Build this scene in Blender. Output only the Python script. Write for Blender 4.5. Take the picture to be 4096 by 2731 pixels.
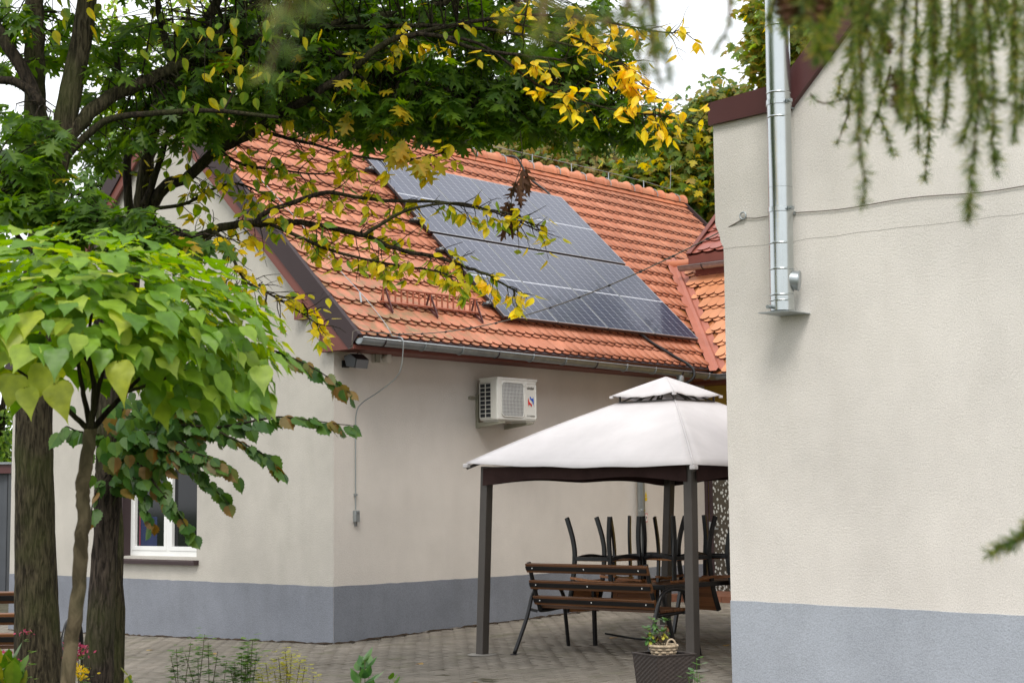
import bpy, bmesh, math, random
import numpy as np
from mathutils import Matrix, Vector
from math import sin, cos, pi, radians, atan2, sqrt
random.seed(7); RNG = np.random.default_rng(7)
for o in list(bpy.data.objects): bpy.data.objects.remove(o)
scene = bpy.context.scene
COL = scene.collection

# ------------------------------------------------------------------ camera, sky, sun, exposure
F, PIT, ROLL, HC = 6341.0, 0.1012, -0.0110, 1.559        # focal length in photo pixels, tilt, roll, eye height
CAM = Vector((0, 0, HC))
_right, _fwd, _up = Vector((1, 0, 0)), Vector((0, cos(PIT), sin(PIT))), Vector((0, -sin(PIT), cos(PIT)))
R_ = _right*cos(ROLL) + _up*sin(ROLL); U_ = -_right*sin(ROLL) + _up*cos(ROLL)
cd = bpy.data.cameras.new('camera'); cam = bpy.data.objects.new('camera', cd); COL.objects.link(cam)
cd.sensor_width = 36; cd.lens = F/4096*36; cd.clip_start = .05; cd.clip_end = 2000
M = Matrix.Identity(4)
for i in range(3): M[i][0], M[i][1], M[i][2], M[i][3] = R_[i], U_[i], -_fwd[i], CAM[i]
cam.matrix_world = M
cd.dof.use_dof = True; cd.dof.focus_distance = 17.5; cd.dof.aperture_fstop = 6.3
scene.camera = cam

SUN_EL, SUN_AZ = radians(52), radians(-176)              # direction towards the sun (azimuth from +Y, clockwise)
w = bpy.data.worlds.new('World'); scene.world = w; w.use_nodes = True
nt = w.node_tree; nt.nodes.clear()
out = nt.nodes.new('ShaderNodeOutputWorld')
sky = nt.nodes.new('ShaderNodeTexSky'); sky.sky_type = 'NISHITA'; sky.sun_disc = False
sky.sun_elevation = SUN_EL; sky.sun_rotation = SUN_AZ
b1 = nt.nodes.new('ShaderNodeBackground'); b1.inputs[1].default_value = .10
b2 = nt.nodes.new('ShaderNodeBackground'); b2.inputs[0].default_value = (.95, .97, 1, 1); b2.inputs[1].default_value = 1.12
tc = nt.nodes.new('ShaderNodeTexCoord'); nz = nt.nodes.new('ShaderNodeTexNoise')
nz.inputs['Scale'].default_value = 2.2; nz.inputs['Detail'].default_value = 5
rp = nt.nodes.new('ShaderNodeMapRange')
for k, v in zip((1, 2, 3, 4), (.35, .65, .86, .98)): rp.inputs[k].default_value = v
mx = nt.nodes.new('ShaderNodeMixShader')
L = nt.links.new
L(tc.outputs['Generated'], nz.inputs['Vector']); L(nz.outputs['Fac'], rp.inputs[0]); L(rp.outputs[0], mx.inputs[0])
L(sky.outputs[0], b1.inputs[0]); L(b1.outputs[0], mx.inputs[1]); L(b2.outputs[0], mx.inputs[2]); L(mx.outputs[0], out.inputs[0])
sd = bpy.data.lights.new('sun', 'SUN'); sd.energy = 1.5; sd.angle = radians(22); sd.color = (1, .96, .9)
sun = bpy.data.objects.new('sun', sd); COL.objects.link(sun)
_d = Vector((sin(SUN_AZ)*cos(SUN_EL), cos(SUN_AZ)*cos(SUN_EL), sin(SUN_EL)))
sun.rotation_euler = (-_d).to_track_quat('-Z', 'Y').to_euler(); sun.location = (-8, -6, 20)
scene.view_settings.view_transform = 'Standard'; scene.view_settings.look = 'None'
scene.view_settings.gamma = 1; scene.view_settings.use_curve_mapping = False
scene.view_settings.exposure = 0.52
scene.render.engine = 'CYCLES'
scene.cycles.max_bounces = 8; scene.cycles.transparent_max_bounces = 8; scene.cycles.use_denoising = True

# ------------------------------------------------------------------ the place's own axes: house frame (u along eave, v along gable)
TH = 0.732; HA = pi/2 - TH
EV = Vector((sin(TH), cos(TH), 0)); NV = Vector((-cos(TH), sin(TH), 0)); C0 = Vector((-2.036, 18.015, 0))
def H(u, v, z=0): return C0 + EV*u + NV*v + Vector((0, 0, z))
def UV(P): d = Vector(P) - C0; return d.dot(EV), d.dot(NV)
def gz_uv(u, v): return .024*max(-1.5, min(8, u)) - .021*max(-1, min(9, v))
def gz(x, y): return gz_uv(*UV((x, y, 0)))
def ray(x, y):
    a, b = x - 2048, y - 1365.5
    return _fwd + R_*(a/F) - U_*(b/F)
def at(x, y, Y): r = ray(x, y); return CAM + r*(Y/r.y)
def atD(x, y, Y): return at(x*1.7415, y*1.7415, Y)
def proj(P):
    d = Vector(P) - CAM; k = F/d.dot(_fwd)
    return 2048 + d.dot(R_)*k, 1365.5 - d.dot(U_)*k

# ------------------------------------------------------------------ objects
def link(o): COL.objects.link(o); return o
def tag(o, label=None, cat=None, group=None, kind=None):
    for k, v in (('label', label), ('category', cat), ('group', group), ('kind', kind)):
        if v: o[k] = v
    return o
def thing(name, label, cat, loc=(0, 0, 0), rz=0, group=None):
    o = link(bpy.data.objects.new(name, None)); o.location = loc; o.rotation_euler = (0, 0, rz)
    o.empty_display_size = .2
    return tag(o, label, cat, group)
def hthing(name, label, cat, u, v, z=0, group=None): return thing(name, label, cat, H(u, v, z), HA, group)
def place(name, mesh, parent=None, mat4=None):
    o = link(bpy.data.objects.new(name, mesh)); o.parent = parent
    if mat4 is not None: o.matrix_basis = mat4
    return o
class MB:
    def __init__(s): s.v = []; s.f = []
    def add(s, vs, fs):
        n = len(s.v); s.v += [tuple(p) for p in vs]; s.f += [tuple(i+n for i in f) for f in fs]; return s
    def box(s, x0, x1, y0, y1, z0, z1):
        return s.add([(x0,y0,z0),(x1,y0,z0),(x1,y1,z0),(x0,y1,z0),(x0,y0,z1),(x1,y0,z1),(x1,y1,z1),(x0,y1,z1)],
                     [(0,3,2,1),(4,5,6,7),(0,1,5,4),(1,2,6,5),(2,3,7,6),(3,0,4,7)])
    def bar(s, p, q, a, b, up=(0, 0, 1)):        # rectangular bar from p to q, a wide (sideways), b high
        p, q = Vector(p), Vector(q); d = (q-p).normalized(); u = Vector(up)
        x = d.cross(u)
        if x.length < 1e-4: x = d.cross(Vector((1, 0, 0)))
        x.normalize(); z = x.cross(d); x = x*a/2; z = z*b/2
        return s.add([p-x-z, p+x-z, p+x+z, p-x+z, q-x-z, q+x-z, q+x+z, q-x+z],
                     [(0,1,2,3),(7,6,5,4),(0,4,5,1),(1,5,6,2),(2,6,7,3),(3,7,4,0)])
    def poly(s, pts): return s.add(pts, [tuple(range(len(pts)))])
    def prism(s, pts, ext):                       # polygon pts (3D), extruded by ext
        e = Vector(ext); n = len(pts); P = [Vector(p) for p in pts]
        return s.add(P + [p+e for p in P], [tuple(range(n))[::-1], tuple(range(n, 2*n))] +
                     [(i, (i+1) % n, n+(i+1) % n, n+i) for i in range(n)])
    def tube(s, pts, r, n=8, cap=True, wob=0):
        P = [Vector(p) for p in pts]; m = len(P)
        rr = r if hasattr(r, '__len__') else [r]*m
        t0 = (P[1]-P[0]).normalized(); x = t0.cross(Vector((0, 0, 1)))
        if x.length < 1e-3: x = t0.cross(Vector((0, 1, 0)))
        x.normalize(); vs = []
        for i in range(m):
            t = (P[min(i+1, m-1)] - P[max(i-1, 0)]).normalized()
            x = (x - t*x.dot(t)).normalized(); y = t.cross(x)
            for k in range(n):
                a = 2*pi*k/n; q = rr[i]*(1 + (random.uniform(-wob, wob) if wob else 0))
                vs.append(P[i] + x*cos(a)*q + y*sin(a)*q)
        fs = [(i*n+k, i*n+(k+1) % n, (i+1)*n+(k+1) % n, (i+1)*n+k) for i in range(m-1) for k in range(n)]
        if cap: fs += [tuple(range(n))[::-1], tuple(range((m-1)*n, m*n))]
        return s.add(vs, fs)
    def lathe(s, prof, c=(0, 0, 0), n=20, cap=True):   # prof: (r, z)
        c = Vector(c); vs = [c + Vector((r*cos(2*pi*k/n), r*sin(2*pi*k/n), z)) for r, z in prof for k in range(n)]
        fs = [(i*n+k, i*n+(k+1) % n, (i+1)*n+(k+1) % n, (i+1)*n+k) for i in range(len(prof)-1) for k in range(n)]
        if cap: fs += [tuple(range(n))[::-1], tuple(range((len(prof)-1)*n, len(prof)*n))]
        return s.add(vs, fs)
    def mesh(s, name, mat, smooth=False):
        me = bpy.data.meshes.new(name); me.from_pydata(s.v, [], s.f)
        for m in (mat if isinstance(mat, (list, tuple)) else [mat]): me.materials.append(m)
        if smooth: me.shade_smooth()
        me.update(); return me
    def build(s, name, mat, parent=None, smooth=False, bevel=0, label=None, kind=None, auto=None):
        o = place(name, s.mesh(name, mat, smooth), parent)
        if auto is not None:
            o.data.shade_smooth(); o.data.set_sharp_from_angle(angle=radians(auto))
        if bevel:
            b = o.modifiers.new('bevel', 'BEVEL'); b.width = bevel; b.segments = 2; b.limit_method = 'ANGLE'
        if label: o['label'] = label
        if kind: o['kind'] = kind
        return o
def smooth_path(pts, n=6):
    P = [Vector(p) for p in pts]; out_ = []
    for i in range(len(P)-1):
        a, b, c, d = P[max(i-1, 0)], P[i], P[i+1], P[min(i+2, len(P)-1)]
        for k in range(n):
            t = k/n
            out_.append(.5*((2*b) + (c-a)*t + (2*a-5*b+4*c-d)*t*t + (3*b-a-3*c+d)*t**3))
    return out_ + [P[-1]]
def inst(name, bv, bf, mats, Ms, Ps, midx=None, parent=None, kind='stuff', smooth=False):
    """joins copies of a small shape (verts bv, faces bf) at many places into one mesh"""
    bv = np.asarray(bv, float); k = len(Ps); n = len(bv)
    V = np.einsum('kij,nj->kni', np.asarray(Ms, float), bv) + np.asarray(Ps, float)[:, None, :]
    loops = np.array([i for f in bf for i in f]); tot = np.array([len(f) for f in bf])
    me = bpy.data.meshes.new(name); me.vertices.add(k*n); me.vertices.foreach_set('co', V.ravel())
    li = (loops[None, :] + (np.arange(k)*n)[:, None]).ravel()
    me.loops.add(len(li)); me.loops.foreach_set('vertex_index', li.astype(np.int32))
    tt = np.tile(tot, k); st = np.concatenate(([0], np.cumsum(tt)[:-1]))
    me.polygons.add(len(tt)); me.polygons.foreach_set('loop_start', st.astype(np.int32)); me.polygons.foreach_set('loop_total', tt.astype(np.int32))
    for m in mats: me.materials.append(m)
    if midx is not None: me.polygons.foreach_set('material_index', np.repeat(np.asarray(midx), len(bf)).astype(np.int32))
    me.update(calc_edges=True)
    if smooth: me.shade_smooth()
    o = place(name, me, parent)
    if kind: o['kind'] = kind
    return o
# ------------------------------------------------------------------ materials
def newmat(name):
    m = bpy.data.materials.new(name); m.use_nodes = True; nt = m.node_tree
    return m, nt, nt.nodes['Principled BSDF']
def N_(nt, t, **kw):
    n = nt.nodes.new('ShaderNode'+t)
    for k, v in kw.items(): n.inputs[k.replace('_', ' ')].default_value = v
    return n
def c4(c): return (c[0], c[1], c[2], 1)
def plain(name, col, rough=.6, metal=0, spec=.5, noise=.12, nscale=6, bump=0, bscale=80, coords='Object', coat=0):
    m, nt, b = newmat(name); b.inputs['Roughness'].default_value = rough; b.inputs['Metallic'].default_value = metal
    b.inputs['Specular IOR Level'].default_value = spec; b.inputs['Coat Weight'].default_value = coat
    t = N_(nt, 'TexCoord'); n = N_(nt, 'TexNoise', Scale=nscale, Detail=6.0, Roughness=.6)
    nt.links.new(t.outputs[coords], n.inputs['Vector'])
    r = N_(nt, 'MapRange'); r.inputs[1].default_value = .3; r.inputs[2].default_value = .7; r.inputs[3].default_value = 1-noise; r.inputs[4].default_value = 1+noise
    nt.links.new(n.outputs['Fac'], r.inputs[0])
    hv = N_(nt, 'HueSaturation', Color=c4(col)); nt.links.new(r.outputs[0], hv.inputs['Value'])
    nt.links.new(hv.outputs[0], b.inputs['Base Color'])
    if bump:
        n2 = N_(nt, 'TexNoise', Scale=bscale, Detail=3.0); nt.links.new(t.outputs[coords], n2.inputs['Vector'])
        bp = N_(nt, 'Bump', Strength=bump, Distance=.01); nt.links.new(n2.outputs['Fac'], bp.inputs['Height']); nt.links.new(bp.outputs[0], b.inputs['Normal'])
    return m
def ramp(nt, stops):
    r = nt.nodes.new('ShaderNodeValToRGB'); e = r.color_ramp.elements
    while len(e) < len(stops): e.new(.5)
    for k, (p, c) in zip(e, stops): k.position = p; k.color = c4(c)
    return r
def rnd_fac(nt):                                   # one random number per piece, joined or single
    g = N_(nt, 'NewGeometry'); o = N_(nt, 'ObjectInfo')
    a = nt.nodes.new('ShaderNodeMath'); a.operation = 'ADD'
    nt.links.new(g.outputs['Random Per Island'], a.inputs[0]); nt.links.new(o.outputs['Random'], a.inputs[1])
    fr = nt.nodes.new('ShaderNodeMath'); fr.operation = 'FRACT'; nt.links.new(a.outputs[0], fr.inputs[0])
    return fr.outputs[0]
def mixc(nt, fac, a, b, mode='MIX'):
    m = nt.nodes.new('ShaderNodeMix'); m.data_type = 'RGBA'; m.blend_type = mode
    for s, v in ((0, fac), (6, a), (7, b)):
        if hasattr(v, 'is_linked') or hasattr(v, 'links'): nt.links.new(v, m.inputs[s])
        else: m.inputs[s].default_value = c4(v) if isinstance(v, tuple) else v
    return m.outputs[2]
def stucco(name, col, stain, grime=.35):
    m, nt, b = newmat(name); b.inputs['Roughness'].default_value = .9; b.inputs['Specular IOR Level'].default_value = .2
    t = N_(nt, 'TexCoord')
    n = N_(nt, 'TexNoise', Scale=.9, Detail=8.0, Roughness=.62); nt.links.new(t.outputs['Object'], n.inputs['Vector'])
    mp = N_(nt, 'Mapping'); mp.inputs['Scale'].default_value = (2.6, 2.6, .8)
    nt.links.new(t.outputs['Object'], mp.inputs[0])
    n3 = N_(nt, 'TexNoise', Scale=1.6, Detail=6.0); nt.links.new(mp.outputs[0], n3.inputs['Vector'])
    r = ramp(nt, [(.38, (0, 0, 0)), (.72, (1, 1, 1))]); nt.links.new(n.outputs['Fac'], r.inputs[0])
    r3 = ramp(nt, [(.45, (0, 0, 0)), (.75, (1, 1, 1))]); nt.links.new(n3.outputs['Fac'], r3.inputs[0])
    c1 = mixc(nt, r.outputs[0], col, tuple(x*(1-grime*.35) for x in col))
    mm = nt.nodes.new('ShaderNodeMath'); mm.operation = 'MULTIPLY'; mm.inputs[1].default_value = grime*.30
    nt.links.new(r3.outputs[0], mm.inputs[0])
    c2 = mixc(nt, mm.outputs[0], c1, stain)
    n5 = N_(nt, 'TexNoise', Scale=120., Detail=2.0); nt.links.new(t.outputs['Object'], n5.inputs['Vector'])
    r5 = ramp(nt, [(.3, (.82, .82, .82)), (.6, (1.05, 1.05, 1.05))]); nt.links.new(n5.outputs['Fac'], r5.inputs[0])
    c3 = mixc(nt, 1.0, c2, r5.outputs[0], 'MULTIPLY')
    nt.links.new(c3, b.inputs['Base Color'])
    n2 = N_(nt, 'TexNoise', Scale=60., Detail=4.0, Roughness=.7); nt.links.new(t.outputs['Object'], n2.inputs['Vector'])
    bp = N_(nt, 'Bump', Strength=.45, Distance=.012); nt.links.new(n2.outputs['Fac'], bp.inputs['Height']); nt.links.new(bp.outputs[0], b.inputs['Normal'])
    return m
def tile_mat(name, c_a, c_b, moss=.5, rough=.55):
    m, nt, b = newmat(name); b.inputs['Roughness'].default_value = rough; b.inputs['Specular IOR Level'].default_value = .45
    f = rnd_fac(nt); r = ramp(nt, [(0, c_a), (.55, tuple((x+y)/2 for x, y in zip(c_a, c_b))), (1, c_b)]); nt.links.new(f, r.inputs[0])
    g = N_(nt, 'NewGeometry')
    n = N_(nt, 'TexNoise', Scale=1.1, Detail=7.0, Roughness=.65); nt.links.new(g.outputs['Position'], n.inputs['Vector'])
    rr = ramp(nt, [(.35, (.80, .78, .78)), (.7, (1.12, 1.1, 1.1))]); nt.links.new(n.outputs['Fac'], rr.inputs[0])
    c = mixc(nt, 1.0, r.outputs[0], rr.outputs[0], 'MULTIPLY')
    n2 = N_(nt, 'TexNoise', Scale=9., Detail=6.0); nt.links.new(g.outputs['Position'], n2.inputs['Vector'])
    r2 = ramp(nt, [(.42, (0, 0, 0)), (.66, (1, 1, 1))]); nt.links.new(n2.outputs['Fac'], r2.inputs[0])
    # moss grows on the old corner of the roof near the eave end (a patch with a place of its own)
    vm = nt.nodes.new('ShaderNodeVectorMath'); vm.operation = 'DISTANCE'; vm.inputs[1].default_value = H(.7, -.2, 3.6)
    nt.links.new(g.outputs['Position'], vm.inputs[0])
    mr = N_(nt, 'MapRange'); mr.inputs[1].default_value = .2; mr.inputs[2].default_value = 2.4; mr.inputs[3].default_value = moss; mr.inputs[4].default_value = .04
    nt.links.new(vm.outputs['Value'], mr.inputs[0])
    mm = nt.nodes.new('ShaderNodeMath'); mm.operation = 'MULTIPLY'; nt.links.new(r2.outputs[0], mm.inputs[0]); nt.links.new(mr.outputs[0], mm.inputs[1])
    c = mixc(nt, mm.outputs[0], c, (.19, .165, .075))
    nt.links.new(c, b.inputs['Base Color'])
    n4 = N_(nt, 'TexNoise', Scale=60., Detail=3.0); nt.links.new(g.outputs['Position'], n4.inputs['Vector'])
    bp = N_(nt, 'Bump', Strength=.25, Distance=.004); nt.links.new(n4.outputs['Fac'], bp.inputs['Height']); nt.links.new(bp.outputs[0], b.inputs['Normal'])
    return m
def leaf_mat(name, cols, trans=.45, rough=.45, vein=True, spec=.4):
    m, nt, b = newmat(name); b.inputs['Roughness'].default_value = rough; b.inputs['Specular IOR Level'].default_value = spec
    f = rnd_fac(nt); k = len(cols); r = ramp(nt, [(i/(k-1), c) for i, c in enumerate(cols)]); nt.links.new(f, r.inputs[0])
    g = N_(nt, 'NewGeometry'); n = N_(nt, 'TexNoise', Scale=22., Detail=3.0); nt.links.new(g.outputs['Position'], n.inputs['Vector'])
    rr = ramp(nt, [(.3, (.78, .80, .78)), (.7, (1.18, 1.15, 1.1))]); nt.links.new(n.outputs['Fac'], rr.inputs[0])
    c = mixc(nt, 1.0, r.outputs[0], rr.outputs[0], 'MULTIPLY'); nt.links.new(c, b.inputs['Base Color'])
    tr = nt.nodes.new('ShaderNodeBsdfTranslucent')
    hs = N_(nt, 'HueSaturation', Hue=.49, Saturation=1.15, Value=1.7); nt.links.new(c, hs.inputs['Color']); nt.links.new(hs.outputs[0], tr.inputs['Color'])
    mx = nt.nodes.new('ShaderNodeMixShader'); mx.inputs[0].default_value = trans
    nt.links.new(b.outputs[0], mx.inputs[1]); nt.links.new(tr.outputs[0], mx.inputs[2])
    nt.links.new(mx.outputs[0], nt.nodes['Material Output'].inputs[0])
    return m
def bark_mat(name, ca, cb, moss=(.06, .07, .02), zs=.16, scale=52, bump=1.0):
    m, nt, b = newmat(name); b.inputs['Roughness'].default_value = .95; b.inputs['Specular IOR Level'].default_value = .15
    t = N_(nt, 'TexCoord'); mp = N_(nt, 'Mapping'); mp.inputs['Scale'].default_value = (1, 1, zs); nt.links.new(t.outputs['Object'], mp.inputs[0])
    n = N_(nt, 'TexNoise', Scale=float(scale), Detail=6.0, Roughness=.6); nt.links.new(mp.outputs[0], n.inputs['Vector'])
    n.inputs['Distortion'].default_value = .6
    r = ramp(nt, [(.40, ca), (.60, cb)]); nt.links.new(n.outputs['Fac'], r.inputs[0])
    n2 = N_(nt, 'TexNoise', Scale=2.5, Detail=5.0); nt.links.new(t.outputs['Object'], n2.inputs['Vector'])
    r2 = ramp(nt, [(.48, (0, 0, 0)), (.7, (.6, .6, .6))]); nt.links.new(n2.outputs['Fac'], r2.inputs[0])
    nt.links.new(mixc(nt, r2.outputs[0], r.outputs[0], moss), b.inputs['Base Color'])
    bp = N_(nt, 'Bump', Strength=bump, Distance=.035); nt.links.new(n.outputs['Fac'], bp.inputs['Height']); nt.links.new(bp.outputs[0], b.inputs['Normal'])
    return m
def wood_mat(name, ca, cb, rough=.4):
    m, nt, b = newmat(name); b.inputs['Roughness'].default_value = rough
    t = N_(nt, 'TexCoord'); mp = N_(nt, 'Mapping'); mp.inputs['Scale'].default_value = (1.2, 30, 30); nt.links.new(t.outputs['Object'], mp.inputs[0])
    n = N_(nt, 'TexNoise', Scale=1.5, Detail=6.0); nt.links.new(mp.outputs[0], n.inputs['Vector'])
    f = rnd_fac(nt); r = ramp(nt, [(.3, ca), (.72, cb)]); nt.links.new(n.outputs['Fac'], r.inputs[0])
    hs = N_(nt, 'HueSaturation'); mr = N_(nt, 'MapRange'); mr.inputs[3].default_value = .75; mr.inputs[4].default_value = 1.25
    nt.links.new(f, mr.inputs[0]); nt.links.new(mr.outputs[0], hs.inputs['Value']); nt.links.new(r.outputs[0], hs.inputs['Color'])
    nt.links.new(hs.outputs[0], b.inputs['Base Color']); return m
def paver_mat():
    m, nt, b = newmat('paver_concrete'); b.inputs['Roughness'].default_value = .9; b.inputs['Specular IOR Level'].default_value = .25
    f = rnd_fac(nt); r = ramp(nt, [(0, (.20, .178, .148)), (.5, (.225, .20, .168)), (1, (.255, .228, .192))]); nt.links.new(f, r.inputs[0])
    g = N_(nt, 'NewGeometry'); n = N_(nt, 'TexNoise', Scale=.7, Detail=8.0, Roughness=.65); nt.links.new(g.outputs['Position'], n.inputs['Vector'])
    rr = ramp(nt, [(.35, (.80, .80, .78)), (.68, (1.14, 1.12, 1.1))]); nt.links.new(n.outputs['Fac'], rr.inputs[0])
    c = mixc(nt, 1.0, r.outputs[0], rr.outputs[0], 'MULTIPLY')
    n2 = N_(nt, 'TexNoise', Scale=2.3, Detail=7.0); nt.links.new(g.outputs['Position'], n2.inputs['Vector'])
    r2 = ramp(nt, [(.56, (0, 0, 0)), (.76, (.55, .55, .55))]); nt.links.new(n2.outputs['Fac'], r2.inputs[0])
    nt.links.new(mixc(nt, r2.outputs[0], c, (.10, .105, .045)), b.inputs['Base Color'])
    n4 = N_(nt, 'TexNoise', Scale=70., Detail=3.0); nt.links.new(g.outputs['Position'], n4.inputs['Vector'])
    bp = N_(nt, 'Bump', Strength=.3, Distance=.005); nt.links.new(n4.outputs['Fac'], bp.inputs['Height']); nt.links.new(bp.outputs[0], b.inputs['Normal'])
    return m
def pebble_mat():
    m, nt, b = newmat('printed_pebble_glass'); b.inputs['Roughness'].default_value = .15
    t = N_(nt, 'TexCoord'); mp = N_(nt, 'Mapping'); mp.inputs['Scale'].default_value = (1, 24, 17); nt.links.new(t.outputs['Object'], mp.inputs[0])
    v = nt.nodes.new('ShaderNodeTexVoronoi'); v.inputs['Scale'].default_value = 1.0; nt.links.new(mp.outputs[0], v.inputs['Vector'])
    r = ramp(nt, [(.34, (.52, .53, .50)), (.40, (.07, .06, .045))]); nt.links.new(v.outputs['Distance'], r.inputs[0])
    nt.links.new(r.outputs[0], b.inputs['Base Color']); return m
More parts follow.
